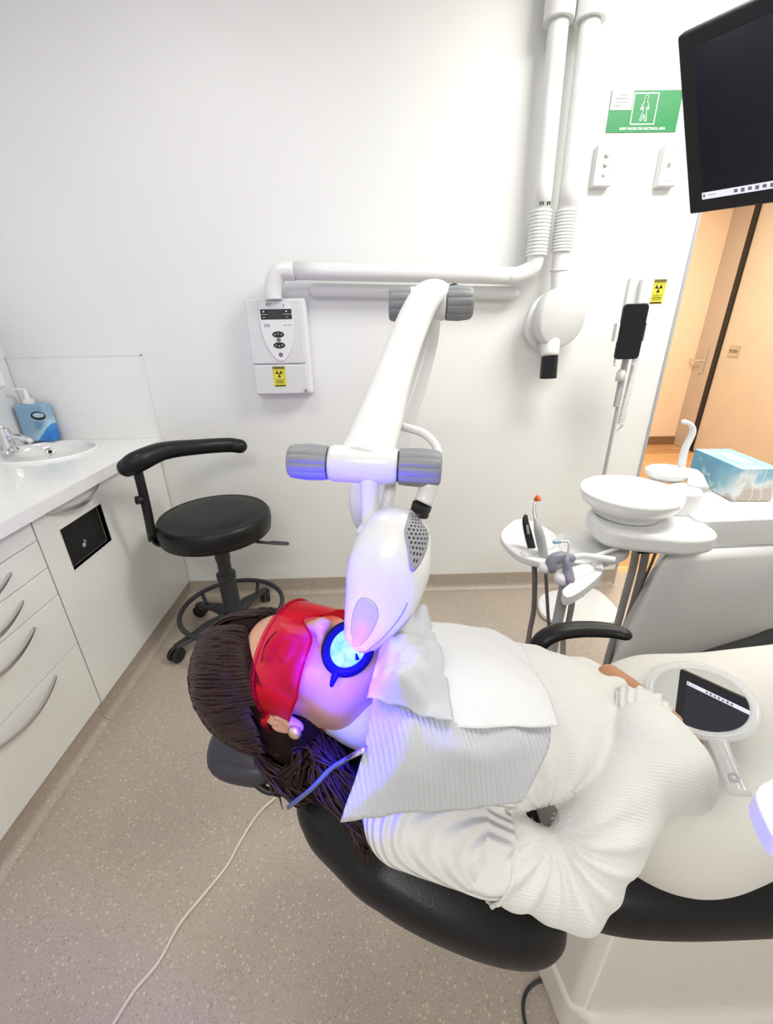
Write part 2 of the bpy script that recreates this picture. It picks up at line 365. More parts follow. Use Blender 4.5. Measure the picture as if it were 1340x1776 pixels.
def pillow(bm, outline, thick, r, top=lambda x, y: 0., inset_to_centre=.0):
    """upholstered pad: closed xy outline, rounded rim; top(x,y) gives its upper surface height"""
    o = closed_smooth(outline, 6); n = len(o); o = np.array(o)
    nx = np.roll(o, -1, 0) - np.roll(o, 1, 0); nn = np.stack([nx[:, 1], -nx[:, 0]], 1); nn /= np.linalg.norm(nn, axis=1)[:, None] + 1e-9
    area = .5 * np.sum(o[:, 0] * np.roll(o[:, 1], -1) - np.roll(o[:, 0], -1) * o[:, 1])
    if area < 0: nn = -nn
    c = o.mean(0); layers = []
    for k in range(9):
        a = PI * k / 8 - PI / 2; layers.append((r * (1 - math.cos(a)), -thick / 2 + math.sin(a) * thick / 2))
    rings = [[bm.verts.new((p[0] - q[0] * d, p[1] - q[1] * d, top(p[0], p[1]) - thick / 2 + h)) for p, q in zip(o, nn)] for d, h in layers]
    for s, ring0 in ((1, rings[-1]), (0, rings[0])):
        prev = ring0
        for f in (.8, .55, .3):
            cur = []
            for v in ring0:
                x = c[0] + (v.co.x - c[0]) * f; y = c[1] + (v.co.y - c[1]) * f
                cur.append(bm.verts.new((x, y, top(x, y) - (0 if s else thick))))
            for j in range(n):
                k = (j + 1) % n; bm.faces.new((prev[j], prev[k], cur[k], cur[j]))
            prev = cur
        bm.faces.new(prev)
    for a, b in zip(rings, rings[1:]):
        for j in range(n):
            k = (j + 1) % n; bm.faces.new((a[j], a[k], b[k], b[j]))
def text_mesh(s, size, o, right, up, bm, bold=0.):
    cu = bpy.data.curves.new('t', 'FONT'); cu.body = s; cu.size = size; cu.align_x = 'CENTER'; cu.align_y = 'CENTER'; cu.offset = bold; cu.resolution_u = 2
    t = bpy.data.objects.new('t', cu); COL.objects.link(t); bpy.context.view_layer.update()
    me = bpy.data.meshes.new_from_object(t.evaluated_get(bpy.context.evaluated_depsgraph_get()))
    r, u = Vector(right).normalized(), Vector(up).normalized(); n = r.cross(u)
    vs = [bm.verts.new(Vector(o) + r * v.co.x + u * v.co.y) for v in me.vertices]
    for p in me.polygons:
        try: bm.faces.new([vs[i] for i in p.vertices])
        except ValueError: pass
    bpy.data.objects.remove(t); bpy.data.curves.remove(cu); bpy.data.meshes.remove(me)
def quadp(bm, o, r, u, x0, x1, y0, y1, d=0):
    r, u = Vector(r).normalized(), Vector(u).normalized(); n = r.cross(u); o = Vector(o) + n * d
    bm.faces.new([bm.verts.new(o + r * x + u * y) for x, y in ((x0, y0), (x1, y0), (x1, y1), (x0, y1))])
def discp(bm, o, r, u, cx, cy, rx, ry, d=0, n=24, a0=0, a1=2 * PI):
    r, u = Vector(r).normalized(), Vector(u).normalized(); nn = r.cross(u); o = Vector(o) + nn * d
    pts = [o + r * (cx + rx * math.cos(a0 + (a1 - a0) * k / n)) + u * (cy + ry * math.sin(a0 + (a1 - a0) * k / n)) for k in range(n + (0 if a1 - a0 > 6.2 else 1))]
    if a1 - a0 <= 6.2: pts.append(o + r * cx + u * cy)
    bm.faces.new([bm.verts.new(p) for p in pts])

# ================================================================== room
D = 2.09; XL = -1.685; XR = 1.364; XJ = 2.30; XW = 2.55; YR = -2.6
bm = B(); box(bm, (XL - .1, YR - .1, -.1), (XW + .1, D + .12, 0)); struct('floor', bm, M['floor'])
bm = B(); box(bm, (XL - .1, D, 0), (XR, D + .12, CEIL)); box(bm, (XR, D, 2.12), (XJ, D + .12, CEIL)); box(bm, (XJ, D, 0), (XW + .1, D + .12, CEIL))
struct('wall_back', bm, M['wall'])
bm = B(); box(bm, (XL - .1, YR, 0), (XL, D, CEIL)); struct('wall_left', bm, M['wall'])
bm = B(); box(bm, (XW, YR, 0), (XW + .1, D, CEIL)); struct('wall_right', bm, M['wall'])
bm = B(); box(bm, (XL - .1, YR - .1, 0), (XW + .1, YR, CEIL)); struct('wall_rear', bm, M['wall'])
bm = B(); box(bm, (XL - .1, YR - .1, CEIL), (4.0, 5.4, CEIL + .1)); struct('ceiling', bm, M['ceil'])
# coved skirting along the back wall and under the cabinets
def cove(bm, a, b, nrm, h=.097, r=.03):
    a, b, nrm = Vector(a), Vector(b), Vector(nrm); prof = [(0.006, h), (0.006, r)] + [(.006 + r - r * math.cos(t), r - r * math.sin(t)) for t in [PI / 2 * k / 6 for k in range(1, 7)]] + [(.006 + r + .002, 0.001), (0, 0.0), (0, h)]
    ra = [bm.verts.new(a + nrm * x + Vector((0, 0, z))) for x, z in prof]; rb = [bm.verts.new(b + nrm * x + Vector((0, 0, z))) for x, z in prof]
    for i in range(len(prof)): j = (i + 1) % len(prof); bm.faces.new((ra[i], ra[j], rb[j], rb[i]))
    bm.faces.new(ra); bm.faces.new(rb[::-1])
bm = B(); cove(bm, (-1.13, D, 0), (XR, D, 0), (0, -1, 0)); struct('baseboard_back', bm, M['floor'], auto=.9)
# doorway trim and the corridor beyond
bm = B(); box(bm, (XR, D - .006, 0), (XR + .012, D + .125, 2.12)); box(bm, (XJ - .012, D - .006, 0), (XJ, D + .125, 2.12)); box(bm, (XR + .012, D - .006, 2.108), (XJ - .012, D + .125, 2.12))
struct('trim_1', bm, M['lgrey'])
bm = B(); box(bm, (.3, D + .12, -.1), (4., 5.35, -.001)); struct('floor_corridor', bm, M['wood'])
bm = B(); box(bm, (.3, 5.12, 0), (3.9, 5.3, CEIL)); struct('wall_corridor_end', bm, M['peach'])
bm = B(); box(bm, (.2, D + .12, 0), (.3, 5.3, CEIL)); struct('wall_corridor_left', bm, M['peach'])
bm = B(); box(bm, (3.76, D + .12, 0), (3.9, 5.12, CEIL)); struct('wall_corridor_right', bm, M['peach'])
bm = B(); box(bm, (XW + .1, D, 0), (3.9, D + .12, CEIL)); struct('wall_corridor_front', bm, M['wall'])
bm = B(); box(bm, (.3, 5.10, 0), (3.72, 5.12, .1)); struct('baseboard_corridor', bm, mat('brown_skirting', (.22, .13, .07), .5, var=(4, .05)))
# corridor door with its frame post
bm = B(); box(bm, (3.70, 4.84, 0), (3.76, 5.12, 2.6)); struct('trim_2', bm, M['jamb'], bevel=.004)
bm = B(); box(bm, (3.70, 4.775, 0), (3.76, 4.84, 2.6)); struct('door_gap_dark', bm, M['black'])  # dark of the gap beside the door leaf, put in as a black strip
bm = B(); box(bm, (3.715, 3.75, .012), (3.76, 4.775, 2.6)); dr = struct('door_1', bm, M['beige'], bevel=.003)
bm = B(); box(bm, (3.708, 4.52, 1.06), (3.7145, 4.66, 1.17)); sg = obj('push_plate', bm, M['steel'], dr, bevel=.002)
bm = B(); box(bm, (3.7065, 4.535, 1.075), (3.7078, 4.645, 1.155)); obj('plate_face', bm, M['jamb'], sg)
bm = B(); text_mesh('PUSH', .045, (3.706, 4.59, 1.115), (0, -1, 0), (0, 0, 1), bm, .001); obj('plate_lettering', bm, M['ink'], sg)
bm = B(); box(bm, (3.69, 4.93, .86), (3.699, 5.00, 1.14)); hp = tag(obj('door_lock_plate', bm, M['steel'], None, bevel=.003), 'tall steel lock plate with lever on the corridor door post', 'lock plate')
bm = B(); tube(bm, [(3.70, 4.965, 1.0), (3.655, 4.965, 1.0), (3.64, 4.98, 1.0), (3.63, 5.09, 1.0)], .010, n=5); 
obj('lever_handle', bm, M['chrome'], hp, smooth=True)

# ceiling lamps (light panels with their own light)
for i, (x, y, sx, sy, w, c) in enumerate(LAMPS):
    t = thing('ceiling_light', ['large flat ceiling light panel above the treatment chair', 'flat ceiling light panel behind the camera', 'square ceiling light panel on the cabinet side', 'warm ceiling light panel of the corridor'][i], 'ceiling light', (x, y, CEIL))
    bm = B(); box(bm, (x - sx / 2, y - sy / 2, CEIL - .012), (x + sx / 2, y + sy / 2, CEIL - .001)); obj('diffuser', bm, M['lens'], t)
    bm = B()
    for a, b in (((-1, -1), (1, -1)), ((1, -1), (1, 1)), ((1, 1), (-1, 1)), ((-1, 1), (-1, -1))):
        p = Vector((x + a[0] * sx / 2, y + a[1] * sy / 2, CEIL - .01)); q = Vector((x + b[0] * sx / 2, y + b[1] * sy / 2, CEIL - .01)); tube(bm, [p, q], .012, n=1, seg=4)
    obj('frame', bm, M['plast'], t)
    ld = bpy.data.lights.new('panel_light', 'AREA'); ld.shape = 'RECTANGLE'; ld.size = sx * .95; ld.size_y = sy * .95; ld.energy = w; ld.color = c
    lo = bpy.data.objects.new('panel_light', ld); COL.objects.link(lo); lo.parent = t; lo.location = (0, 0, -.02)

# ================================================================== cabinets, worktop, basin
XF = -1.10; ZB = .097; ZT = .89
GRP = 'white base cabinets under the worktop'
def cabinet(y0, y1, label):
    t = thing('base_cabinet', label, 'cabinet', (-1.4, (y0 + y1) / 2, 0), GRP)
    bm = B(); box(bm, (XL + .002, y0 + .001, .002), (XF - .02, y1 - .001, ZT)); obj('carcass', bm, M['lam'], t)
    bm = B(); cove(bm, (XF - .02, y0 + .001, 0), (XF - .02, y1 - .001, 0), (1, 0, 0), h=.092); obj('kickboard', bm, M['floor'], t, auto=.9)
    return t
def bow_handle(parent, y0, y1, z):
    bm = B(); n = 24; rings = []
    for k in range(n + 1):
        s = k / n; y = y0 + (y1 - y0) * s; a = math.sin(PI * s); x = XF + .004 + .026 * a ** .8; zz = z - .022 * a ; w = .0075 * (.45 + .55 * math.sin(PI * min(1, max(0, s * 1.0)))) ; th = .0035
        rings.append([bm.verts.new((x + dx * th, y, zz + dz * w)) for dx, dz in ((-1, -1), (1, -1), (1, 1), (-1, 1))])
    for a, b in zip(rings, rings[1:]):
        for j in range(4): bm.faces.new((a[j], a[(j + 1) % 4], b[(j + 1) % 4], b[j]))
    bm.faces.new(rings[0]); bm.faces.new(rings[-1][::-1])
    return obj('handle', bm, M['steel'], parent, bevel=.0015)
dc = cabinet(.66, 1.234, 'white drawer cabinet with five bow handled drawers beside the door cabinet')
zz = [ZT - .003, .807, .706, .601, .390, ZB]
for a, b, hz in zip(zz, zz[1:], (.866, .768, .668, .568, .366)):
    bm = B(); box(bm, (XF - .019, .662, b + .0015), (XF, 1.2315, a - .0015)); dw = obj('drawer', bm, M['lam'], dc, bevel=.0015)
    bow_handle(dw, .80, 1.10, hz)
kc = cabinet(1.234, D - .003, 'white cabinet in the corner with a square waste opening in its door')
# door with a square hole: frame polygons around the opening
bm = B(); ya, yb, yc, yd = 1.2365, 1.328, 1.566, 2.083; za, zb2, zc, zd = ZB, .635, .797, ZT - .003
for (p, q, r_, s_) in ((ya, yd, za, zb2), (ya, yd, zc, zd), (ya, yb, zb2, zc), (yc, yd, zb2, zc)): box(bm, (XF - .019, p, r_), (XF, q, s_))
bmesh.ops.remove_doubles(bm, verts=bm.verts[:], dist=1e-5); dd = obj('door', bm, M['lam'], kc)
bow_handle(dd, 1.30, 1.59, .872)
bm = B()
for (p, q, r_, s_) in ((yb - .004, yc + .004, zb2 - .004, zb2), (yb - .004, yc + .004, zc, zc + .004), (yb - .004, yb, zb2, zc), (yc, yc + .004, zb2, zc)): box(bm, (XF - .018, p, r_), (XF + .003, q, s_))
obj('opening_trim', bm, M['plast'], dd)
bm = B(); box(bm, (XF - .0199, yb - .002, zb2 - .002), (XF - .0192, yc + .002, zc + .002)); obj('waste_bin_opening', bm, M['cavity'], kc)
bm = B(); box(bm, (XF - .0185, 1.43, .675), (XF - .016, 1.445, .69)); tube(bm, [(XF - .017, 1.45, .69), (XF - .014, 1.44, .70)], .003, n=1); obj('bag_glint', bm, M['lgrey'], kc)
# worktop with an elliptic hole
BX, BY, RX, RY = -1.475, 1.865, .195, .178
bm = B(); e = []; n = 48; X0, X1, Y0, Y1 = XL + .002, -1.07, -.3, D - .002; out = []
for k in range(n):
    a = 2 * PI * k / n; c, s = math.cos(a), math.sin(a); e.append((BX + RX * c, BY + RY * s))
    t = min((X1 - BX) / c if c > 1e-6 else 1e9, (X0 - BX) / c if c < -1e-6 else 1e9, (Y1 - BY) / s if s > 1e-6 else 1e9, (1.2 - BY) / s if s < -1e-6 else 1e9); out.append((BX + c * t, BY + s * t))
for z, fl in ((.93, 0), (.893, 1)):
    A = [bm.verts.new((*p, z)) for p in e]; O = [bm.verts.new((*p, z)) for p in out]
    for k in range(n): bm.faces.new((A[k], A[(k + 1) % n], O[(k + 1) % n], O[k]))
    if fl == 0: A0, O0 = A, O
for k in range(n):
    j = (k + 1) % n; bm.faces.new((A0[k], A0[j], A[j], A[k])); bm.faces.new((O0[k], O0[j], O[j], O[k]))
# fill the rectangle corners left by the radial rays
for (cx, cy) in ((X1, Y1), (X0, Y1), (X0, 1.2), (X1, 1.2)):
    idx = min(range(n), key=lambda k: math.hypot(out[k][0] - cx, out[k][1] - cy))
    for z in (.93, .893):
        for j in (idx - 1, idx + 1):
            p, q = out[idx], out[j % n]
            if abs(p[0] - q[0]) > 1e-5 and abs(p[1] - q[1]) > 1e-5: bm.faces.new([bm.verts.new((*v, z)) for v in (p, q, (cx, cy))])
box(bm, (X0, Y0, .893), (X1, 1.2, .93)); box(bm, (X1 - .001, Y0, .888), (X1 + .004, Y1, .9305))
tag(obj('worktop', bm, M['top']), 'long glossy white worktop with an oval basin cut-out over the base cabinets', 'worktop')
bm = B(); box(bm, (XL + .003, D - .0075, .9305), (-1.075, D - .001, 1.315)); box(bm, (XL + .003, D - .0095, 1.313), (-1.072, D - .001, 1.317)); box(bm, (-1.076, D - .0095, .9305), (-1.072, D - .001, 1.317))
tag(obj('splashback', bm, M['top']), 'glossy white splashback panel on the back wall above the worktop', 'splashback')
bs = thing('wash_basin', 'white oval wash basin set in the worktop below the soap bottle', 'basin', (BX, BY, .93))
bm = B(); prof = [(1.06, -.004), (1.07, .003), (1.05, .009), (1.0, .010), (.965, .004), (.93, -.02), (.86, -.07), (.72, -.105), (.45, -.122), (.12, -.128), (.001, -.128)]
prof2 = [(r * RX, h) for r, h in prof]; lathe(bm, prof2, (BX, BY, .93), sy=RY / RX); obj('bowl', bm, M['ceramic'], bs, smooth=True)
bm = B(); lathe(bm, [(.0, .004), (.016, .004), (.02, .001), (.02, -.002)], (BX, BY, .803)); obj('drain', bm, M['chrome'], bs, smooth=True)
oc = Vector((BX - .105, BY + .135, .885)); on_ = Vector((.45, -.78, .42)).normalized()
oc = Vector((-1.565, 2.002, .895)) ; on_ = Vector((.4, -.8, .35)).normalized()
bm = B(); lathe(bm, [(.010, .003), (.017, .004), (.019, 0), (.019, -.006)], oc, axis=on_, seg=24); lathe(bm, [(0, .001), (.0105, .0025)], oc, axis=on_, seg=24)
ov = obj('overflow_ring', bm, M['chrome'], bs, smooth=True)
bm = B(); lathe(bm, [(0, .0035), (.008, .0035)], oc, axis=on_, seg=20); obj('overflow_hole', bm, M['cavity'], ov)
# tap
tp = thing('basin_tap', 'chrome lever tap at the left end of the basin', 'tap', (-1.62, 1.86, .935))
bm = B(); lathe(bm, [(0, 0), (.03, 0), (.03, .01), (.022, .02), (.021, .09), (.018, .105), (0, .108)], (-1.62, 1.86, .935)); obj('tap_body', bm, M['chrome'], tp, auto=.6)
bm = B(); tube(bm, [(-1.62, 1.86, .99), (-1.58, 1.86, 1.005), (-1.53, 1.86, .99), (-1.52, 1.86, .975)], [.014, .013, .012, .011], n=5); obj('spout', bm, M['chrome'], tp, smooth=True)
bm = B(); tube(bm, [(-1.62, 1.86, 1.04), (-1.64, 1.85, 1.065), (-1.655, 1.83, 1.10), (-1.66, 1.80, 1.125)], [.010, .008, .007, .006], n=5, ry=[.012, .01, .009, .008]); obj('lever', bm, M['steel'], tp, smooth=True)
# soap bottle
sx0, sy0 = -1.60, 2.035
so = thing('soap_bottle', 'flat blue printed soap bottle with a white pump behind the basin', 'soap bottle', (sx0, sy0, .931))
bm = B(); box(bm, (sx0 - .072, sy0 - .03, .941), (sx0 + .072, sy0 + .03, 1.118)); obj('bottle', bm, M['soap'], so, bevel=.018, seg=4)
bm = B(); lathe(bm, [(.024, 1.117), (.024, 1.135), (.012, 1.14), (.010, 1.165), (.008, 1.17), (.008, 1.185), (0, 1.187)], (sx0 - .01, sy0, 0)); tube(bm, [(sx0 - .01, sy0, 1.18), (sx0 - .035, sy0 - .02, 1.182), (sx0 - .05, sy0 - .03, 1.172)], .006, n=4); obj('pump', bm, M['plast'], so, auto=.7)
bm = B(); o_ = (sx0 + .005, sy0 - .0306, 1.03)
discp(bm, o_, (1, 0, 0), (0, 0, 1), .03, .035, .034, .02, n=28); lb = obj('label_emblem', bm, M['ink'], so)
bm = B(); discp(bm, (o_[0], o_[1] - .0006, o_[2]), (1, 0, 0), (0, 0, 1), .033, .038, .026, .011, n=28); obj('emblem_centre', bm, mat('label_pale_blue', (.45, .62, .72), .4, var=(9, .02)), lb)
bm = B()
for k in range(4): quadp(bm, (o_[0], o_[1] - .0004, o_[2]), (1, 0, 0), (0, 0, 1), .0, .045 - .006 * k, .002 - .009 * k, .005 - .009 * k)
obj('label_lines', bm, mat('label_blue_print', (.05, .2, .5), .4, var=(9, .02)), so)
# white cabinet edge / towel dispenser on left wall
td = thing('paper_towel_dispenser', 'white wall-mounted paper towel dispenser at the left edge above the basin', 'dispenser', (XL + .06, 1.80, 1.24))
bm = B(); box(bm, (XL + .002, 1.66, 1.20), (XL + .10, 1.93, 1.52)); obj('housing', bm, M['plast'], td, bevel=.02, seg=4)
bm = B(); box(bm, (XL + .03, 1.70, 1.196), (XL + .08, 1.89, 1.1995)); obj('outlet', bm, M['lgrey'], td)

# ================================================================== stool
sc = Vector((-.736, 1.735, 0)); ZS = .672
st = thing('operator_stool', 'black round operator stool with a curved backrest arm in the corner', 'stool', sc)
SR = .242
def arcp(r, a, z=0): return Vector((sc.x + r * math.cos(a), sc.y + r * math.sin(a), z))
bm = B(); lathe(bm, [(0, ZS - .098), (SR - .03, ZS - .098), (SR - .006, ZS - .09), (SR, ZS - .05), (SR - .002, ZS - .018), (SR - .012, ZS - .004), (SR - .016, ZS - .0015), (SR - .022, ZS - .004), (SR - .05, ZS + .004), (SR * .5, ZS + .010), (0, ZS + .011)], sc, seg=72)
obj('seat', bm, M['vinyl'], st, smooth=True)
bm = B(); lathe(bm, [(0, ZS - .12), (.09, ZS - .12), (.1, ZS - .099), (0, ZS - .099)], sc); box(bm, (sc.x - .05, sc.y - .05, ZS - .125), (sc.x + .05, sc.y + .05, ZS - .105)); obj('seat_plate', bm, M['black'], st, auto=.6)
bm = B(); lathe(bm, [(0, .09), (.042, .09), (.046, .12), (.040, .14), (.040, .33), (.044, .335), (.044, .36), (.030, .37), (.030, .43), (.034, .44), (.034, ZS - .12), (0, ZS - .12)], sc, seg=32); obj('gas_column', bm, M['dgrey'], st, auto=.6)
bm = B(); tube(bm, [arcp(.0, 0, ZS - .115), arcp(.2, -.3, ZS - .12), arcp(.25, -.25, ZS - .125), arcp(.275, -.2, ZS - .13)], [.007, .007, .009, .012], n=5, ry=[.007, .007, .006, .005]);
tube(bm, [arcp(.265, -.22, ZS - .128), arcp(.315, -.14, ZS - .14)], [.018, .016], n=2, ry=.006, round_end=True); obj('height_lever', bm, M['dgrey'], st, smooth=True)
RR = .240
bm = B(); ang = [2 * PI * k / 48 for k in range(48)]
tube(bm, [arcp(RR, a, .165) for a in ang] + [arcp(RR, 0, .165)], .0115, n=1, seg=12, cap=False); obj('foot_ring', bm, M['dgrey'], st, smooth=True)
a0 = math.atan2(1.55 - sc.y, -.97 - sc.x)
for k in range(5):
    a = a0 + 2 * PI * k / 5; bm = B()
    tube(bm, [arcp(.03, a, .115), arcp(.12, a, .115), arcp(.20, a, .095), arcp(.285, a, .075)], [.040, .034, .028, .022], n=5, ry=[.022, .018, .014, .012], up=(0, 0, 1)); lg = obj('leg', bm, M['dgrey'], st, smooth=True)
    bm = B(); cyl(bm, arcp(.275, a, .085), arcp(.275, a, .045), .009)
    for s in (-1, 1):
        p = arcp(.288, a, .036); d = Vector((-math.sin(a + .5), math.cos(a + .5), 0)); lathe(bm, [(0, -.010), (.029, -.010), (.035, -.005), (.035, .005), (.029, .010), (0, .010)], p + d * (.015 * s), axis=d, seg=24)
    tube(bm, [arcp(.26, a, .065), arcp(.288, a, .074), arcp(.312, a, .058)], .012, n=4, ry=.01); obj('caster', bm, M['black'], lg, auto=.6)
    bm = B(); tube(bm, [arcp(.215, a, .1), arcp(.232, a, .135), arcp(.240, a, .165)], .009, n=4); obj('ring_clip', bm, M['dgrey'], lg, smooth=True)
pb = W(265, 938, 1, sc.y - .12); pt = W(243, 822, 1, sc.y - .16)
bm = B(); tube(bm, [sc + Vector((0, 0, ZS - .1)), (pb + sc) * .5 + Vector((0, 0, .03)) if False else Vector(((pb.x + sc.x) / 2, (pb.y + sc.y) / 2, ZS - .098)), Vector((pb.x + .03, pb.y, ZS - .09)), pb + Vector((0, 0, .01))], [.02, .02, .02, .018], n=5, ry=.008)
tube(bm, [pb, (pb + pt) / 2, pt + Vector((-.006, 0, .03))], .019, n=3, ry=.011, up=(0, 1, 0)); obj('back_post', bm, M['black'], st, smooth=True)
bm = B(); q = W(250, 866, 1, sc.y - .15); lathe(bm, [(0, 0), (.014, 0), (.017, .01), (.017, .03), (0, .032)], q + Vector((.0, 0, 0)), axis=(-.9, -.3, 0), seg=20); obj('clamp_knob', bm, M['black'], st, smooth=True)
bp = [W(219, 812, 1, sc.y - .20), W(240, 800, 1, sc.y - .19), W(285, 782, 1, sc.y - .10), W(345, 775, 1, sc.y + .02), W(395, 772, 1, sc.y + .10), W(416, 774, 1, sc.y + .11)]
bm = B(); tube(bm, bp, [.030, .038, .034, .031, .032, .031], n=10, ry=[.034, .04, .035, .032, .032, .031], round_end=True, seg=24); obj('backrest', bm, M['vinyl'], st, smooth=True)

# ================================================================== wall equipment
# control box
cb = thing('xray_control_box', 'white wall-mounted x-ray control box with display below the pipe bend', 'control box', (-.47, D, 1.12))
yf = D - .075; 
def WB(px, py): return W(px, py, 1, yf)
bl, br, tl, tr = WB(441, 684), WB(536, 683), WB(426, 519), WB(516, 519)
x0, x1, z0, z1 = (bl.x + tl.x) / 2, (br.x + tr.x) / 2 + .002, (bl.z + br.z) / 2, (tl.z + tr.z) / 2
zs = WB(480, 632).z
bm = B(); box(bm, (x0 - .004, yf + .012, z0 - .004), (x1 + .02, D - .001, z1 + .004)); obj('back_housing', bm, M['plast'], cb, bevel=.012, seg=3)
bm = B(); box(bm, (x0, yf, zs + .002), (x1, yf + .02, z1)); obj('upper_cover', bm, M['plast2'], cb, bevel=.006, seg=3)
bm = B(); box(bm, (x0, yf + .001, z0), (x1 + .002, yf + .02, zs - .002)); lc = obj('lower_cover', bm, M['plast2'], cb, bevel=.006, seg=3)
ctr = WB(482, 575); r_, u_ = (1, 0, 0), (0, 0, 1)
op = closed_smooth([(-.080, .105), (-.04, .122), (.0, .126), (.045, .120), (.074, .1), (.083, .03), (.074, -.04), (.045, -.10), (.0, -.128), (-.04, -.10), (-.072, -.04), (-.084, .03)], 5)
bm = B(); prism(bm, [Vector((ctr.x + a * .86, yf - .004, ctr.z + b * .95)) for a, b in op], (0, .006, 0)); fp = obj('control_face', bm, M['plast'], cb, bevel=.0015)
fo = Vector((ctr.x, yf - .0045, ctr.z))
bm = B(); quadp(bm, fo, r_, u_, -.066, .067, .048, .088); ds = obj('display', bm, M['ink'], fp)
bm = B(); quadp(bm, fo, r_, u_, -.035, .028, .05, .086, .0006); obj('display_glass', bm, M['dgrey'], ds)
bm = B(); quadp(bm, fo, r_, u_, -.066, -.036, .067, .0685, .0008); quadp(bm, fo, r_, u_, .03, .067, .067, .0685, .0008)
for a in (-.052, .045): discp(bm, fo, r_, u_, a, .079, .004, .003, .0008, 10); quadp(bm, fo, r_, u_, a - .006, a + .006, .056, .0575, .0008)
obj('display_marks', bm, M['white'], ds)
bm = B(); discp(bm, fo, r_, u_, 0, -.012, .026, .013); discp(bm, fo, r_, u_, 0, -.034, .009, .007, .0003); discp(bm, fo, r_, u_, 0, -.056, .026, .013); discp(bm, fo, r_, u_, .002, -.095, .0085, .0085)
quadp(bm, fo, r_, u_, -.037, -.033, .1, .112); kp = obj('keypad', bm, M['ink'], fp)
bm = B()
for a, b in ((-.014, -.012), (0, -.009), (.014, -.012), (-.014, -.056), (0, -.059), (.014, -.056), (0, -.034)): discp(bm, fo, r_, u_, a, b, .0035, .0035, .0008, 10)
discp(bm, fo, r_, u_, .002, -.095, .004, .004, .0008, 12); obj('key_symbols', bm, M['lgrey'], kp)
bm = B()
for k in range(3): quadp(bm, fo, r_, u_, -.029, -.012 - .003 * k, .109 - .004 * k, .111 - .004 * k)
for k in range(3): quadp(bm, fo, r_, u_, -.055 + .009 * k, -.05 + .009 * k, .018, .030)
quadp(bm, fo, r_, u_, .028, .04, .023, .026); quadp(bm, fo, r_, u_, .046, .06, .023, .026); quadp(bm, fo, r_, u_, .034, .038, .096, .108)
obj('face_print', bm, M['inkgrey'], fp)
bm = B(); q = WB(531, 677); lathe(bm, [(.003, .004), (.008, .004), (.009, 0)], (q.x, yf - .0005, q.z), axis=(0, -1, 0), seg=20); lathe(bm, [(0, .002), (.0035, .002)], (q.x, yf - .0005, q.z), axis=(0, -1, 0), seg=16); obj('lock_screw', bm, M['lgrey'], cb, smooth=True)
def rad_sign(c, w, h, label, header='CAUTION'):
    c = Vector(c); t = thing('radiation_warning_sign', label, 'sign', c - Vector((0, 0, h / 2)), 'yellow radiation warning stickers')
    bm = B(); box(bm, (c.x - w / 2, c.y - .001, c.z - h / 2), (c.x + w / 2, c.y, c.z + h / 2)); obj('sticker', bm, M['yellow'], t)
    o = Vector((c.x, c.y - .0016, c.z)); bm = B(); quadp(bm, o, r_, u_, -w / 2, w / 2, h * .36, h * .5); 
    for a, b, p, q2 in ((-.40, .40, .30, .315), (-.40, .40, -.27, -.255), (-.40, -.38, -.27, .315), (.38, .40, -.27, .315)): quadp(bm, o, r_, u_, a * w, b * w, p * h, q2 * h, .0002)
    obj('header_band', bm, M['olive'], t)
    bm = B(); cy = .13 * h; Rr = w * .27
    discp(bm, o, r_, u_, 0, cy, Rr * .2, Rr * .2, .0004, 12)
    for k in range(3):
        a = PI / 6 + 2 * PI * k / 3; pts = [(Rr * .32 * math.cos(a + s), Rr * .32 * math.sin(a + s)) for s in (-.5, .5)] + [(Rr * math.cos(a + s), Rr * math.sin(a + s)) for s in (.52, .26, 0, -.26, -.52)]
        bm.faces.new([bm.verts.new(Vector((o.x + x, o.y - .0004, o.z + cy + z))) for x, z in pts])
    quadp(bm, o, r_, u_, -w * .42, w * .42, -h * .48, -h * .42, .0004); obj('trefoil', bm, M['ink'], t)
    bm = B(); text_mesh('X-RAYS', w * .19, (o.x, o.y - .0006, o.z - .14 * h), r_, u_, bm)
    text_mesh(header, w * .17, (o.x, o.y - .0006, o.z + .43 * h), r_, u_, bm)
    for k in range(2): quadp(bm, o, r_, u_, -w * .3, w * .3, -h * (.215 + .03 * k), -h * (.203 + .03 * k), .0006)
    for k in range(2): quadp(bm, o, r_, u_, -w * .35, w * .35, -h * (.31 + .04 * k), -h * (.298 + .04 * k), .0006)
    obj('sign_lettering', bm, M['ink'], t)
q = W(485, 653, 1, yf); rad_sign((q.x - .001, yf + .0005, q.z), .056, .088, 'yellow radiation warning sticker on the x-ray control box')
q = W(1140, 506, 1, D); rad_sign((q.x, D, q.z), .062, .098, 'yellow radiation warning sticker on the wall by the doorway')
# conduit arms
PYY = D - .085
ar = thing('xray_conduit', 'white x-ray arm tube bending along the wall to the control box', 'arm', W(930, 465, 1, D))
pr = .034
pts = [W(474, 518, 1, PYY), W(475, 490, 1, PYY), W(485, 472, 1, PYY), W(510, 470, 1, PYY)]
bm = B(); tube(bm, [Vector((pts[0].x, PYY, z1 - .002))] + [pts[0] + Vector((0, 0, .02)), pts[1], pts[2], pts[3]], .036, n=8, seg=24); obj('elbow', bm, M['plast'], ar, smooth=True)
bm = B(); P1 = pts[3]; P2 = W(885, 478, 1, PYY); tube(bm, [P1 - Vector((.002, 0, 0)), P1.lerp(P2, .5), P2], .033, n=4, seg=24)
q1 = W(918, 470, 1, PYY); q2 = W(930, 440, 1, PYY); tube(bm, [P2 - Vector((.01, 0, 0)), P2 + Vector((.03, 0, .0)), q1 + Vector((.01, 0, .012)), q2], .033, n=8, seg=24); obj('horizontal_tube', bm, M['plast'], ar, smooth=True)
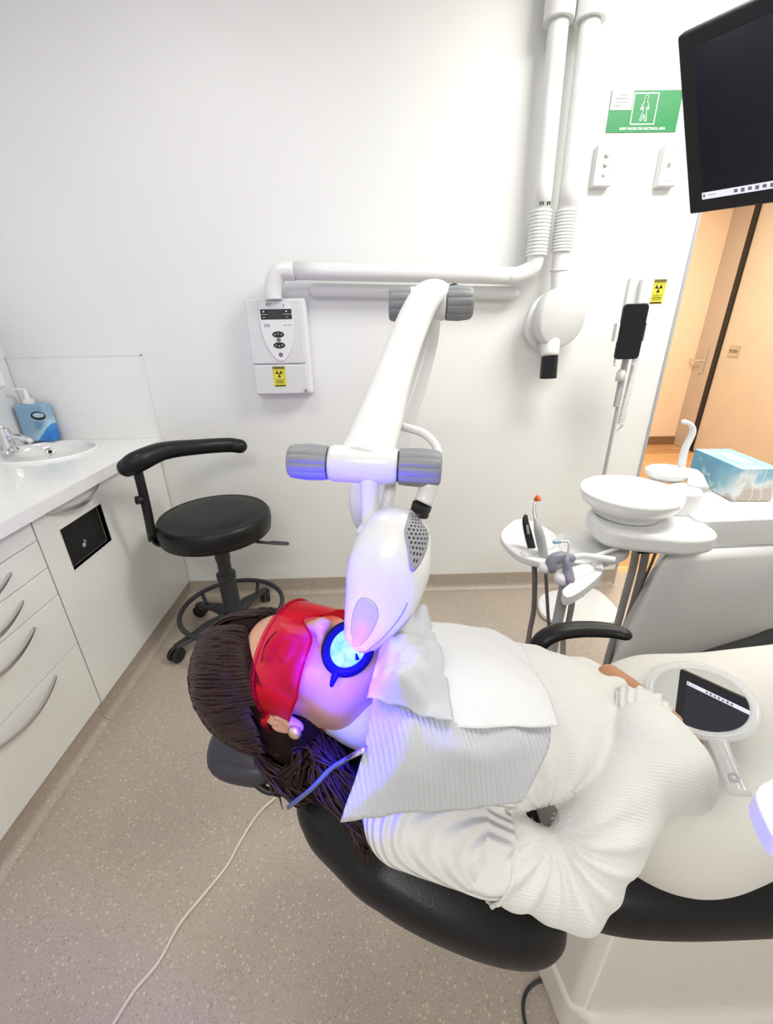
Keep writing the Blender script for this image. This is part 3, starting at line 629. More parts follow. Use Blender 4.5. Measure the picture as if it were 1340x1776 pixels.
bm = B(); tube(bm, [W(545, 503, 1, D - .035), W(890, 508, 1, D - .035)], .026, n=2, seg=24, round_end=True); obj('rear_tube', bm, M['plast'], ar, smooth=True)
bm = B(); zc0, zc1 = q2.z - .01, W(930, 364, 1, PYY).z; prof = []
nr = 13
for k in range(nr):
    h = zc0 + (zc1 - zc0) * k / nr; dh = (zc1 - zc0) / nr; prof += [(.037, h), (.042, h + dh * .2), (.042, h + dh * .75), (.037, h + dh * .95)]
cx1 = q2.x; lathe(bm, [(0, zc0)] + prof + [(0, zc1)], (cx1, PYY, 0), seg=32); obj('ribbed_sleeve', bm, M['plast'], ar, auto=.8)
bm = B(); top1 = W(968, 38, 1, PYY); tube(bm, [(cx1, PYY, zc1 - .01), (cx1 + (top1.x - cx1) * .5, PYY, (zc1 + top1.z) / 2), (top1.x, PYY, top1.z + .02)], .035, n=3, seg=24); obj('upright_tube', bm, M['plast'], ar, smooth=True)
bm = B(); tube(bm, [(top1.x, PYY, top1.z), (top1.x + .002, PYY, CEIL - .002)], .052, n=1, seg=32); obj('top_socket', bm, M['plast'], ar, auto=.8)
bm = B(); 
for dx in (-.022, -.012, .006, .014): quadp(bm, (cx1, PYY - .0395, W(935, 357, 1, PYY).z), r_, u_, dx, dx + .006, -.006, .006)
obj('model_marking', bm, M['ink'], ar)
a2 = thing('xray_tube_head', 'white x-ray arm with round tube head and black cone hanging on the wall', 'x-ray unit', W(963, 552, 1, D))
q3 = W(973, 438, 1, PYY); zc0b, zc1b = q3.z, W(975, 364, 1, PYY).z; cx2 = q3.x - .0; prof = []
for k in range(nr):
    h = zc0b + (zc1b - zc0b) * k / nr; dh = (zc1b - zc0b) / nr; prof += [(.037, h), (.042, h + dh * .2), (.042, h + dh * .75), (.037, h + dh * .95)]
bm = B(); lathe(bm, [(0, zc0b)] + prof + [(0, zc1b)], (cx2, PYY, 0), seg=32); obj('ribbed_sleeve', bm, M['plast'], a2, auto=.8)
top2 = W(1022, 38, 1, PYY)
bm = B(); tube(bm, [(cx2, PYY, zc1b - .01), ((cx2 + top2.x) / 2, PYY, (zc1b + top2.z) / 2), (top2.x, PYY, top2.z + .02)], .036, n=3, seg=24); obj('upright_tube', bm, M['plast'], a2, smooth=True)
bm = B(); tube(bm, [(top2.x, PYY, top2.z), (top2.x + .002, PYY, CEIL - .002)], .052, n=1, seg=32); obj('top_socket', bm, M['plast'], a2, auto=.8)
bm = B(); hc = W(968, 552, 1, PYY - .02)
tube(bm, [(cx2, PYY, zc0b + .005), (cx2, PYY, zc0b - .06), (hc.x, PYY, hc.z + .09)], [.033, .031, .036], n=4, seg=24); obj('lower_tube', bm, M['plast'], a2, smooth=True)
bm = B(); lathe(bm, [(.036, 0), (.0355, .006), (.033, .006)], (cx2, PYY, W(965, 470, 1, PYY).z), seg=24); obj('tube_collar', bm, M['plast'], a2)
ax = Vector((.22, -.9, -.12)).normalized()
bm = B(); lathe(bm, [(0, -.02), (.105, -.02), (.116, -.012), (.118, 0), (.112, .02), (0, .02)], hc + Vector((-.022, .045, -.012)), axis=ax, seg=48); obj('rear_shell', bm, M['plast'], a2, smooth=True)
bm = B(); lathe(bm, [(0, -.06), (.09, -.055), (.112, -.04), (.12, -.01), (.120, .02), (.112, .034), (.105, .037), (0, .045)], hc, axis=ax, seg=48, sx=.97); obj('tube_head', bm, M['plast2'], a2, auto=.7)
bm = B(); fc = hc + ax * .0455; up_ = Vector((0, 0, 1)); tube(bm, [fc + Vector((.004, 0, .05)) - ax * .006, fc + Vector((.001, 0, .01)) - ax * .002], .0018, n=2, seg=8); obj('pointer_ridge', bm, M['lgrey'], a2)
ca, cb_ = W(956, 590, 1, PYY - .03), W(953, 618, 1, PYY - .035)
bm = B(); tube(bm, [hc + Vector((-.012, .035, -.05)), hc + Vector((-.014, .02, -.10)), ca + Vector((0, .01, -.012)), cb_], [.055, .052, .042, .037], n=4, seg=32); obj('cone_neck', bm, M['plast'], a2, smooth=True)
bm = B(); ce = W(950, 656, 1, PYY - .04); tube(bm, [cb_ + Vector((0, 0, .002)), ce], [.036, .037], n=1, seg=32); obj('cone', bm, M['glassblk'], a2, auto=.8)
# electrical sign, switches
c = W(1116, 194, 1, D); w, h = .275, .125
es = thing('electrical_area_sign', 'green wall sign with a white human outline above the switches', 'sign', (c.x, D, c.z))
bm = B(); box(bm, (c.x - w / 2, D - .003, c.z - h / 2), (c.x + w / 2, D - .0005, c.z + h / 2)); obj('sign_plate', bm, M['green'], es)
o = Vector((c.x, D - .0035, c.z)); bm = B()
def strokes(bm, segs, wd, o, d=0):
    for (x0_, y0_), (x1_, y1_) in segs:
        a = Vector((x0_, y0_)); b = Vector((x1_, y1_)); dd_ = (b - a).normalized() * wd / 2; nn = Vector((-dd_.y, dd_.x)); a -= dd_ * .6; b += dd_ * .6
        bm.faces.new([bm.verts.new(Vector((o.x + p.x, o.y - d, o.z + p.y))) for p in (a + nn, b + nn, b - nn, a - nn)])
sq = [((-.047, -.038), (.045, -.038)), ((.045, -.038), (.045, .054)), ((.045, .054), (-.047, .054)), ((-.047, .054), (-.047, -.038))]
strokes(bm, sq, .0035, o)
man = [(-.004, .034), (.004, .034), (.008, .026), (.017, .008), (.014, .006), (.007, .015), (.008, -.002), (.013, -.028), (.007, -.029), (.001, -.008), (-.006, -.028), (-.013, -.027), (-.006, -.002), (-.006, .015), (-.013, .004), (-.016, .007), (-.008, .026)]
strokes(bm, list(zip(man, man[1:] + man[:1])), .0022, o, .0002)
hd = [(.007 * math.cos(a), .041 + .0075 * math.sin(a)) for a in [2 * PI * k / 12 for k in range(12)]]; strokes(bm, list(zip(hd, hd[1:] + hd[:1])), .0022, o, .0002)
obj('human_outline', bm, M['white'], es)
bm = B(); text_mesh('BODY PROTECTED ELECTRICAL AREA', .0105, (o.x + .004, o.y - .0002, o.z - .052), r_, u_, bm, .0003); obj('sign_lettering', bm, M['white'], es)
bm = B(); quadp(bm, o, r_, u_, -w / 2 + .002, -.052, .005, h / 2 - .001, .0005); st_ = obj('white_sticker', bm, M['white'], es)
bm = B()
for k, (a, b) in enumerate(((-.11, -.075), (-.12, -.07), (-.12, -.065), (-.128, -.095))): quadp(bm, o, r_, u_, a, b, .048 - .011 * k, .051 - .011 * k, .0009)
obj('sticker_print', bm, M['inkgrey'], st_)
def switch(c, label, kind):
    t = thing('wall_switch', label, 'switch', c); w, h = .078, .135
    bm = B(); box(bm, (c.x - w / 2, D - .028, c.z - h / 2), (c.x + w / 2, D - .0008, c.z + h / 2)); obj('mounting_block', bm, M['plast2'], t, bevel=.003)
    bm = B(); box(bm, (c.x - w / 2 + .002, D - .034, c.z - h / 2 + .002), (c.x + w / 2 - .002, D - .0285, c.z + h / 2 - .002)); obj('face_plate', bm, M['plast'], t, bevel=.002)
    o = Vector((c.x, D - .0345, c.z))
    if kind == 0:
        for k in range(3):
            z = .032 - .03 * k; bm = B(); lathe(bm, [(.008, .0), (.0085, .004), (.006, .006), (0, .006)], (o.x, o.y, o.z + z), axis=(0, -1, .25 if k < 2 else -.3), seg=20); obj('rocker_button', bm, M['lgrey' if k < 2 else 'plast2'], t, smooth=True)
        bm = B()
        for k in range(3): quadp(bm, o, r_, u_, .015, .023, .031 - .03 * k, .034 - .03 * k)
        obj('button_marks', bm, M['lgrey'], t)
    else:
        bm = B(); discp(bm, o, r_, u_, -.008, 0, .008, .009); obj('indicator', bm, M['inkgrey'], t)
        bm = B()
        for k, (a, b) in enumerate(((-.02, -.005), (.0, .02), (.012, .03), (.008, -.02), (.015, -.03), (-.012, .018))): strokes(bm, [((a, b), (a + .012, b + .02))], .0022, o, .0004)
        quadp(bm, o, r_, u_, -.025, .025, -.05, -.048, .0003); quadp(bm, o, r_, u_, -.005, .02, .05, .052, .0003)
        obj('printed_marks', bm, M['lgrey'], t)
switch(W(1046, 289, 1, D - .02), 'white wall switch with three round buttons below the green sign', 0)
switch(W(1159, 289, 1, D - .02), 'white wall switch plate with slanted grey marks beside the screen', 1)
# white box behind phone
wb = W(1112, 508, 1, D - .02); t = thing('wall_sensor_box', 'small white box on the wall above the phone', 'wall box', wb)
bm = B(); box(bm, (wb.x - .06, D - .02, wb.z - .065), (wb.x + .035, D - .001, wb.z + .06)); obj('back_plate', bm, M['plast2'], t, bevel=.003)
bm = B(); box(bm, (wb.x - .02, D - .05, wb.z - .045), (wb.x + .032, D - .021, wb.z + .055)); obj('cover', bm, M['plast'], t, bevel=.006)
# phone on rolling stand
YP = 1.93
pp = W(1094, 576, 1, YP - .05); base = WZ(1000, 1058, .03)
pl = thing('phone_stand', 'tall thin grey pole stand with a white base and phone clamp', 'stand', (W(1088, 620, 1, YP).x, YP, 0))
x_p = W(1088, 620, 1, YP).x
bm = B(); tube(bm, [(x_p, YP, .05), (x_p, YP, pp.z - .1)], .008, n=1, seg=16); tube(bm, [(x_p - .01, YP - .002, W(1072, 705, 1, YP).z), (x_p - .01, YP - .002, pp.z - .06)], .012, n=1, seg=16); obj('pole', bm, M['lgrey'], pl, auto=.8)
bm = B(); tube(bm, [(x_p, YP, pp.z - .1), (x_p, YP - .012, pp.z - .03), (x_p + .003, YP - .02, pp.z)], .012, n=4, ry=.006); box(bm, (pp.x - .062, pp.y + .008, pp.z - .03), (pp.x + .062, pp.y + .020, pp.z + .03))
for s in (-1, 1): box(bm, (pp.x + s * .061 - .006, pp.y - .006, pp.z - .035), (pp.x + s * .061 + .006, pp.y + .02, pp.z + .035))
for s in (-1, 1): tube(bm, [(pp.x + s * .035, pp.y + .014, pp.z - .02), (pp.x + s * .04, pp.y + .012, pp.z - .12), (pp.x + s * .04, pp.y - .008, pp.z - .128)], .004, n=3)
obj('phone_clamp', bm, M['plast2'], pl, auto=.7)
bm = B(); lathe(bm, [(0, .0), (.02, 0), (.02, .035), (.012, .05), (0, .05)], (x_p - .02, YP - .01, pp.z - .2), seg=16); obj('mount_knob', bm, M['plast'], pl, smooth=True)
bm = B(); pts = closed_smooth([(x_p - .26, YP - .16), (x_p - .1, YP - .24), (x_p + .12, YP - .2), (x_p + .14, YP + .02), (x_p + .05, YP + .08), (x_p - .2, YP + .03)], 5); prism(bm, [Vector((p[0], p[1], .004)) for p in pts], (0, 0, .03)); obj('base_plate', bm, M['plast'], pl, bevel=.012, seg=3)
bm = B(); q = W(1020, 1040, 1, YP - .05); lathe(bm, [(0, .03), (.022, .03), (.022, .09), (.015, .1), (0, .1)], (x_p, YP, 0), seg=20); obj('pole_socket', bm, M['plast'], pl, auto=.7)
# coiled cable
cc = thing('coiled_cable', 'white coiled cable hanging beside the phone stand pole', 'cable', (x_p + .04, YP - .01, 1.0))
bm = B(); zt, zb_ = pp.z - .1, W(1072, 735, 1, YP).z; pts = []
for k in range(42 * 8): 
    s = k / (42 * 8); a = 2 * PI * k / 8; pts.append((x_p + .035 - .008 * s + .013 * math.cos(a), YP - .005 + .013 * math.sin(a), zt + (zb_ - zt) * s))
tube(bm, pts, .0026, n=1, seg=6); 
tube(bm, [pts[-1], (x_p + .02, YP, zb_ - .03), (x_p + .0, YP, zb_ - .035), (x_p + .004, YP, zb_ + .05)], .0045, n=5, seg=8); obj('coil', bm, M['plast'], cc, smooth=True)
ph = thing('smartphone', 'black smartphone upright in the clamp of the pole stand', 'phone', (pp.x, pp.y, pp.z - .09))
def rrect(cx, cz, w, h, r, n=6): return [(cx + sx * (w - r) + r * math.cos(a0_ + PI / 2 * k / n), cz + sz * (h - r) + r * math.sin(a0_ + PI / 2 * k / n)) for sx, sz, a0_ in ((1, 1, 0), (-1, 1, PI / 2), (-1, -1, PI), (1, -1, 1.5 * PI)) for k in range(n + 1)]
bm = B(); prism(bm, [(x, pp.y - .005, z) for x, z in rrect(pp.x, pp.z, .052, .106, .016)], (0, .011, 0)); obj('body', bm, M['black'], ph, bevel=.002)
bm = B(); prism(bm, [(x, pp.y - .0062, z) for x, z in rrect(pp.x, pp.z, .048, .101, .013)], (0, .0009, 0)); obj('screen_glass', bm, M['glassblk'], ph)

# ================================================================== monitor
d1 = Vector((-0.429, 0.901, 0.069)).normalized(); d2 = Vector((0.506, 0.303, -0.807)).normalized(); nr_ = d1.cross(d2).normalized()
A = Vector((0, 0, CAMH)) + (W(1173, 65, 1, 1.) - Vector((0, 0, CAMH))).normalized() * 1.2
right = -d1; down = d2; nout = nr_ if nr_.dot(Vector((0, 0, CAMH)) - A) > 0 else -nr_
MH, MW = .295, .52
mc = A + right * MW / 2 + down * MH / 2
mo = thing('monitor', 'black flat screen monitor on an arm at the upper right, showing a dark desktop', 'monitor', mc)
bm = B(); obox(bm, mc - nout * .009, right * MW / 2, down * MH / 2, nout * .009); obj('casing', bm, M['black'], mo, bevel=.004)
so_ = A + nout * .0006
def sp(x, y, d=0): return so_ + right * x + down * y + nout * d
def squad(bm, x0, x1, y0, y1, d): bm.faces.new([bm.verts.new(sp(*p, d)) for p in ((x0, y0), (x1, y0), (x1, y1), (x0, y1))])
bm = B(); squad(bm, .028, MW - .028, .022, MH - .026, .0002); scn = obj('screen', bm, M['screen'], mo)
bm = B(); squad(bm, .0285, MW - .0285, MH - .040, MH - .027, .0006); tb = obj('taskbar', bm, M['taskbar'], scn)
bm = B(); squad(bm, .031, .035, MH - .0365, MH - .0315, .001)
for k in range(7): squad(bm, .088 + .012 * k, .0945 + .012 * k, MH - .037, MH - .031 + .001 * (k % 2), .001)
squad(bm, .04, .056, MH - .035, MH - .034, .001); obj('taskbar_icons', bm, M['inkgrey'], tb)
hub = mc - nout * .031
bm = B(); obox(bm, hub, right * .06, down * .06, nout * .012); obj('mount_plate', bm, M['lgrey'], mo, bevel=.004)
ma = thing('monitor_bracket', 'white jointed monitor arm behind the screen fixed to the right wall', 'arm', (XW, mc.y + .25, 2.0))
bm = B(); e1 = hub - nout * .012; e2 = Vector((1.7, e1.y + .15, 2.15)); tube(bm, [e1, e1 - nout * .05, e1 - nout * .09 + Vector((.1, 0, .05)), e2], .022, n=6); tube(bm, [e2, Vector((XW - .02, e2.y, 2.1))], .028, n=1, round_end=False); obj('arm_tube', bm, M['plast'], ma, smooth=True)
bm = B(); box(bm, (XW - .02, e2.y - .06, 2.0), (XW - .001, e2.y + .06, 2.2)); obj('wall_plate', bm, M['plast'], ma, bevel=.004)

# ================================================================== cuspidor unit
un = thing('dental_unit', 'tall white dental water unit carrying the spittoon bowl', 'dental unit', (1.3, 1.2, 0))
ZU = .855
uo = [tuple(WZ(px, py, ZU))[:2] for px, py in ((1196, 868), (1222, 836))]
pa = WZ(1212, 925, ZU - .0); 
bm = B(); top_out = [(.955, 1.135), (.965, 1.20), (1.0, 1.28), (1.06, 1.34), (1.6, 1.42), (1.72, 1.36), (1.72, 1.16), (1.6, 1.13), (1.2, 1.125), (1.0, 1.12)]
pts = closed_smooth(top_out, 5); prism(bm, [Vector((p[0], p[1], .775)) for p in pts], (0, 0, .10)); obj('top_cover', bm, M['plast'], un, bevel=.022, seg=5)
bm = B(); rings = []
for z, xo, yo in ((.002, -.155, -.03), (.15, -.14, -.025), (.33, -.11, -.02), (.6, -.05, -.01), (.74, -.02, 0), (.774, 0, .005)):
    rings.append([bm.verts.new((p[0] + (xo if p[0] < 1.1 else 0), p[1] + (yo if p[1] < 1.2 else 0), z)) for p in closed_smooth([(.885, 1.11), (.95, 1.17), (1.02, 1.25), (1.09, 1.32), (1.6, 1.39), (1.69, 1.33), (1.69, 1.17), (1.6, 1.13), (1.2, 1.12), (.97, 1.10)], 5)])
m_ = len(rings[0])
for a, b in zip(rings, rings[1:]):
    for j in range(m_): bm.faces.new((a[j], a[(j + 1) % m_], b[(j + 1) % m_], b[j]))
bm.faces.new(rings[0]); bm.faces.new(rings[-1][::-1]); obj('pedestal', bm, M['plast'], un, smooth=True)
# bowl carrier
bc = Vector((.775, 1.20, .93))
bm = B(); pts = closed_smooth([(.66, 1.13), (.70, 1.08), (.78, 1.05), (.88, 1.03), (.97, 1.06), (.98, 1.16), (.96, 1.26), (.88, 1.30), (.76, 1.30), (.68, 1.25)], 5)
prism(bm, [Vector((p[0], p[1], .800)) for p in pts], (0, 0, .062)); obj('bowl_carrier', bm, M['plast'], un, bevel=.018, seg=4)
bm = B(); pts = closed_smooth([(.915, 1.19), (.915, 1.24), (.95, 1.27), (1.0, 1.25), (1.0, 1.19), (.95, 1.17)], 5)
prism(bm, [Vector((p[0], p[1], .85)) for p in pts], (0, 0, .095)); obj('carrier_hump', bm, M['plast'], un, bevel=.02, seg=4)
bw = thing('spittoon_bowl', 'round white ceramic spittoon bowl on the dental unit', 'bowl', bc - Vector((0, 0, .06)))
BR = .142
bm = B(); lathe(bm, [(0, -.066), (.088, -.066), (.094, -.062), (.100, -.045), (.118, -.036), (.136, -.020), (BR, -.004), (BR + .001, .006), (BR + .002, .012), (BR - .003, .016), (BR - .009, .012), (BR - .016, -.002), (.10, -.024), (.05, -.038), (.02, -.042), (0, -.042)], bc, seg=72); obj('bowl', bm, M['ceramic'], bw, smooth=True)
bm = B(); lathe(bm, [(0, -.037), (.02, -.037), (.024, -.0395)], bc, seg=24); obj('drain', bm, M['lgrey'], bw)
# cup filler
q0 = WZ(1165, 822, .965); 
cf = thing('cup_filler', 'white cup filler platform with a tall hooked spout over the bowl', 'cup filler', (.95, 1.2, .95))
bm = B(); pc = WZ(1158, 815, .97); lathe(bm, [(0, -.03), (.045, -.03), (.058, -.015), (.060, 0), (.056, .003), (.05, -.001), (0, -.001)], pc, seg=40, sx=1.15); 
tube(bm, [pc + Vector((.03, .0, -.014)), pc + Vector((.09, .01, -.016)), (.985, 1.2, .945)], [.03, .026, .028], n=4, ry=[.013, .014, .02], up=(0, 0, 1)); obj('cup_platform', bm, M['plast'], cf, smooth=True)
ys = pc.y + .03
bm = B(); f0 = W(1180, 815, 1, ys); f1 = W(1187, 780, 1, ys); f2 = W(1200, 752, 1, ys); f3 = W(1199, 738, 1, ys); f4 = W(1187, 731, 1, ys - .01)
tube(bm, [Vector((f0.x, ys, f0.z - .03)), f0, f1, f2, f3, f4 + Vector((0, 0, .0)), f4 + Vector((-.006, -.008, -.004))], [.014, .014, .013, .012, .010, .009, .008], n=5, ry=[.012, .012, .010, .009, .007, .006, .005]); obj('filler_spout', bm, M['plast'], cf, smooth=True)
# tissue box
tz = ZU + .0205
tb0 = WZ(1250, 828, tz + .0); dirx = (WZ(1340, 868, tz) - WZ(1253, 826, tz)).normalized(); diry = Vector((-dirx.y, dirx.x, 0)); diry = diry if diry.y > 0 else -diry
tc_ = tb0 + dirx * .12 + diry * .062 + Vector((0, 0, .056))
tt = thing('tissue_box', 'blue tissue box with a beach print on top of the dental unit', 'tissue box', (tc_.x, tc_.y, tz))
bm = B(); obox(bm, (0, 0, 0), (.0, .12, 0), (.062, 0, 0), (0, 0, .055)); o = obj('carton', bm, M['tissuebox'], tt, bevel=.002)
ang_ = math.atan2(-dirx.x, dirx.y); o.location = tc_ - WL[tt]; o.rotation_euler = (0, 0, ang_ + PI)
bm = B(); lathe(bm, [(0, 0), (.055, 0)], (tc_.x, tc_.y, tc_.z + .0558), xdir=dirx, sx=1.2, sy=.45, seg=32); obj('opening_film', bm, M['white'], tt)

# ================================================================== assistant holder with instruments
ah = thing('instrument_holder', 'white assistant instrument holder arm below the spittoon bowl', 'instrument holder', (.55, 1.1, .5))
zH = .76
def H(px, py, z=zH): return WZ(px, py, z)
# keypad pad
bm = B(); pad = [H(868, 925), H(895, 900), H(935, 908), H(985, 945), H(965, 975), H(915, 968), H(885, 952)]
pts = closed_smooth([(p.x, p.y) for p in pad], 5); prism(bm, [Vector((p[0], p[1], zH - .026)) for p in pts], (0, 0, .026)); kp = obj('keypad_pad', bm, M['plast'], ah, bevel=.007, seg=3)
bm = B()
for k in range(7):
    p = H(889 + (k % 3) * 6 + (k // 3) * 2, 925 + (k // 3) * 6 - (k % 3) * 2, zH + .0008); lathe(bm, [(0, 0), (.0022, 0)], p, seg=8)
obj('keypad_marks', bm, M['inkgrey'], kp)
bm = B(); arm = [H(965, 930), H(1010, 922), H(1055, 930), H(1090, 945), H(1085, 960), H(1030, 975), H(985, 972)]
pts = closed_smooth([(p.x, p.y) for p in arm], 5); prism(bm, [Vector((p[0], p[1], zH - .03)) for p in pts], (0, 0, .035)); obj('carrier_arm', bm, M['plast'], ah, bevel=.008, seg=3)
bm = B(); tube(bm, [H(1060, 935, .775) , H(1070, 900, .80)], .035, n=1); obj('pivot', bm, M['plast'], ah, auto=.7)
# cradle lobes
lob = [(912, 963, .020), (945, 985, .020), (975, 1003, .024)]
for k, (px, py, r) in enumerate(lob):
    bm = B(); p = H(px, py, zH - .005); p2 = H(px + 42, py - 14, zH - .005); tube(bm, [p, p.lerp(p2, .5), p2], [r, r * .95, r * .9], n=3, ry=r * .85, up=(0, 0, 1), round_end=True); obj('cradle', bm, M['plast'], ah, smooth=True)
bm = B(); tr_ = [H(983, 1040, zH - .01), H(974, 1028, zH - .01), H(990, 1008, zH), H(1012, 985, zH), H(1040, 972, zH), H(1046, 988, zH), H(1030, 1006, zH), H(1005, 1030, zH - .01)]
pts = closed_smooth([(p.x, p.y) for p in tr_], 5); prism(bm, [Vector((p[0], p[1], zH - .03)) for p in pts], (0, 0, .028)); obj('end_tray', bm, M['plast'], ah, bevel=.01, seg=4)
bm = B(); p = H(985, 985); tube(bm, [Vector((p.x, p.y, zH - .03)), Vector((p.x, p.y + .01, .35)), Vector((p.x + .01, p.y + .02, .012))], [.016, .016, .016], n=2, seg=20)
lathe(bm, [(0, .003), (.12, .003), (.12, .012), (.03, .03), (0, .03)], (p.x + .01, p.y + .02, 0), seg=32); obj('support_post', bm, M['lgrey'], ah, auto=.7)
def inst(name, label, cat): return thing(name, label, cat, H(940, 960))
# camera wand (black)
t = inst('intraoral_camera', 'black handpiece standing in the holder beside the curing light', 'handpiece'); zt = zH + .02
bm = B(); P_ = [H(923, 955, zH), H(916, 928, zH + .045), H(911, 905, zH + .085), H(911, 896, zH + .10)]; tube(bm, P_, [.012, .0125, .010, .007], n=5, round_end=True); obj('body', bm, M['black'], t, smooth=True)
bm = B(); tube(bm, [H(916, 925, zH + .06), H(914, 912, zH + .083)], .0035, n=2, round_end=True); obj('button', bm, M['lgrey'], t, smooth=True)
t = inst('curing_light', 'grey curing light with an orange tip standing in the holder', 'curing light')
bm = B(); P_ = [H(944, 968, zH - .005), H(938, 940, zH + .045), H(933, 918, zH + .085), H(929, 902, zH + .11)]; tube(bm, P_, [.013, .0145, .013, .007], n=6, round_end=True, seg=20); obj('handle', bm, M['lgrey'], t, smooth=True)
bm = B(); P_ = [H(929, 903, zH + .108), H(926, 885, zH + .135), H(927, 872, zH + .155)]; tube(bm, P_, [.0055, .005, .0045], n=5); obj('light_guide', bm, M['steel'], t, smooth=True)
bm = B(); lathe(bm, [(0, -.006), (.006, -.006), (.010, .006), (.011, .010), (.006, .008), (0, .006)], H(930, 866, zH + .162), axis=(.6, -.3, .7), seg=20); obj('orange_tip', bm, M['orange'], t, smooth=True)
mlg = mat('mauve_grey_plastic', (.24, .23, .29), .4, bump=(120, .05))
t = inst('suction_handle', 'grey suction handpiece lying across the holder with an angled valve', 'suction handpiece')
bm = B(); tube(bm, [H(955, 985, zH), H(958, 972, zH + .02), H(972, 966, zH + .028), H(990, 968, zH + .03)], [.016, .018, .017, .013], n=6, round_end=True); obj('valve_body', bm, mlg, t, smooth=True)
bm = B(); tube(bm, [H(985, 968, zH + .03), H(1010, 964, zH + .033), H(1035, 967, zH + .034), H(1066, 972, zH + .034)], [.009, .0095, .010, .0105], n=5); tube(bm, [H(1025, 966, zH + .034), H(1050, 958, zH + .036), H(1085, 945, zH + .036)], .006, n=4); obj('suction_tube', bm, M['plast2'], t, smooth=True)
bm = B(); p = H(1066, 972, zH + .034); q = H(1070, 972.5, zH + .034); lathe(bm, [(0, .0012), (.006, .0012), (.0065, 0)], p, axis=(q - p), seg=20); obj('tube_bore', bm, M['inkgrey'], t)
t = inst('water_syringe', 'small grey three way syringe with a bent blue tipped nozzle in the holder', 'syringe')
bm = B(); tube(bm, [H(986, 1005, zH), H(984, 990, zH + .02), H(982, 975, zH + .045), H(983, 966, zH + .055)], [.016, .014, .009, .007], n=6, round_end=True); obj('handle', bm, mlg, t, smooth=True)
bm = B(); tube(bm, [H(983, 966, zH + .055), H(986, 950, zH + .075), H(986, 941, zH + .085), H(980, 939, zH + .087), H(968, 939.5, zH + .087)], .0032, n=5); obj('nozzle', bm, M['steel'], t, smooth=True)
bm = B(); tube(bm, [H(970, 939.5, zH + .087), H(961, 940, zH + .086)], .0055, n=2, round_end=True); obj('nozzle_tip', bm, mat('pale_blue_tip', (.30, .45, .58), .4, var=(9, .02)), t, smooth=True)
# hoses
def hose(pts, r, m, label, name='hose', grp=None, cat='hose'):
    bm = B(); tube(bm, pts, r, n=8, seg=12); o = obj(name, bm, m, None, smooth=True); tag(o, label, cat, grp); return o
mh = mat('hose_grey_brown', (.17, .15, .14), .5, bump=(200, .05)); mh2 = mat('hose_light_grey', (.36, .35, .34), .5, bump=(200, .05))
hose([H(926, 975, zH - .03), WZ(927, 1010, .64), WZ(925, 1060, .52), WZ(917, 1105, .42), Vector((.45, 1.0, .3)), Vector((.62, 1.05, .012))], .0085, mh, 'dark grey hose hanging from the leftmost cradle of the holder')
hose([H(946, 995, zH - .03), WZ(948, 1030, .62), WZ(951, 1080, .50), WZ(955, 1115, .42), Vector((.58, 1.02, .012))], .0055, mh, 'thin grey hose hanging under the second cradle of the holder')
hose([H(992, 1035, zH - .04), WZ(990, 1055, .62), WZ(984, 1085, .52), WZ(976, 1120, .42), Vector((.64, 1.0, .012))], .009, mh2, 'light grey hose hanging under the end tray of the holder')
hose([WZ(1104, 938, .76), WZ(1098, 980, .62), WZ(1082, 1040, .45), WZ(1066, 1100, .30), WZ(1050, 1160, .16), WZ(1050, 1200, .012)], .013, mh2, 'thick grey hose, leftmost of the three beneath the bowl carrier')
hose([WZ(1122, 938, .76), WZ(1115, 980, .62), WZ(1100, 1040, .45), WZ(1082, 1100, .30), WZ(1066, 1160, .16), WZ(1066, 1200, .012)], .013, mh2, 'thick grey hose, middle of the three beneath the bowl carrier')
hose([WZ(1138, 955, .72), WZ(1126, 985, .60), WZ(1104, 1035, .47), WZ(1090, 1080, .34), WZ(1070, 1150, .16), WZ(1075, 1195, .012)], .005, mh, 'thin dark hose, rightmost of the three beneath the bowl carrier')
bm = B(); box(bm, (.78, 1.10, .775), (.93, 1.16, .789)); tube(bm, [WZ(1140, 938, .775), WZ(1137, 955, .73)], .011, n=1); tag(obj('hose_connector', bm, M['black'], None, auto=.7), 'black connector block where hoses leave the bowl carrier', 'connector')

# ================================================================== treatment chair
ch = thing('dental_chair', 'reclined black upholstered dental chair carrying the patient', 'dental chair', (.7, .6, 0))
def btop(x, y):
    e = ((y - .53) / .27); return .765 - .10 * max(0, (x + .02)) / .30 + .03 * e * e - .0
bo = [(-.155, .47), (-.130, .405), (-.085, .36), (-.03, .315), (.05, .282), (.14, .263), (.21, .268), (.255, .305), (.275, .40), (.275, .65), (.25, .80), (.12, .83), (-.02, .79), (-.10, .71), (-.15, .60)]
bm = B(); pillow(bm, bo, .085, .030, btop); obj('backrest', bm, M['vinyl'], ch, smooth=True)
bm = B(); pillow(bm, [(-.325, .56), (-.312, .505), (-.26, .478), (-.20, .48), (-.18, .56), (-.2, .64), (-.26, .665), (-.31, .63)], .05, .022, lambda x, y: .765); obj('headrest', bm, mat('headrest_vinyl', (.035, .032, .045), .45, bump=(200, .12)), ch, smooth=True)
bm = B(); tube(bm, [(-.25, .50, .725), (-.20, .470, .70), (-.12, .48, .70)], .006, n=6); tube(bm, [(-.30, .56, .725), (-.22, .58, .70), (-.12, .56, .70)], .008, n=6); obj('headrest_bracket', bm, M['black'], ch, smooth=True)
def stop(x, y):
    e = abs(y - .62) / .33; return .615 + .015 * e ** 4 + .05 * max(0, (x - .8)) + .02 * max(0, .35 - x) / .1
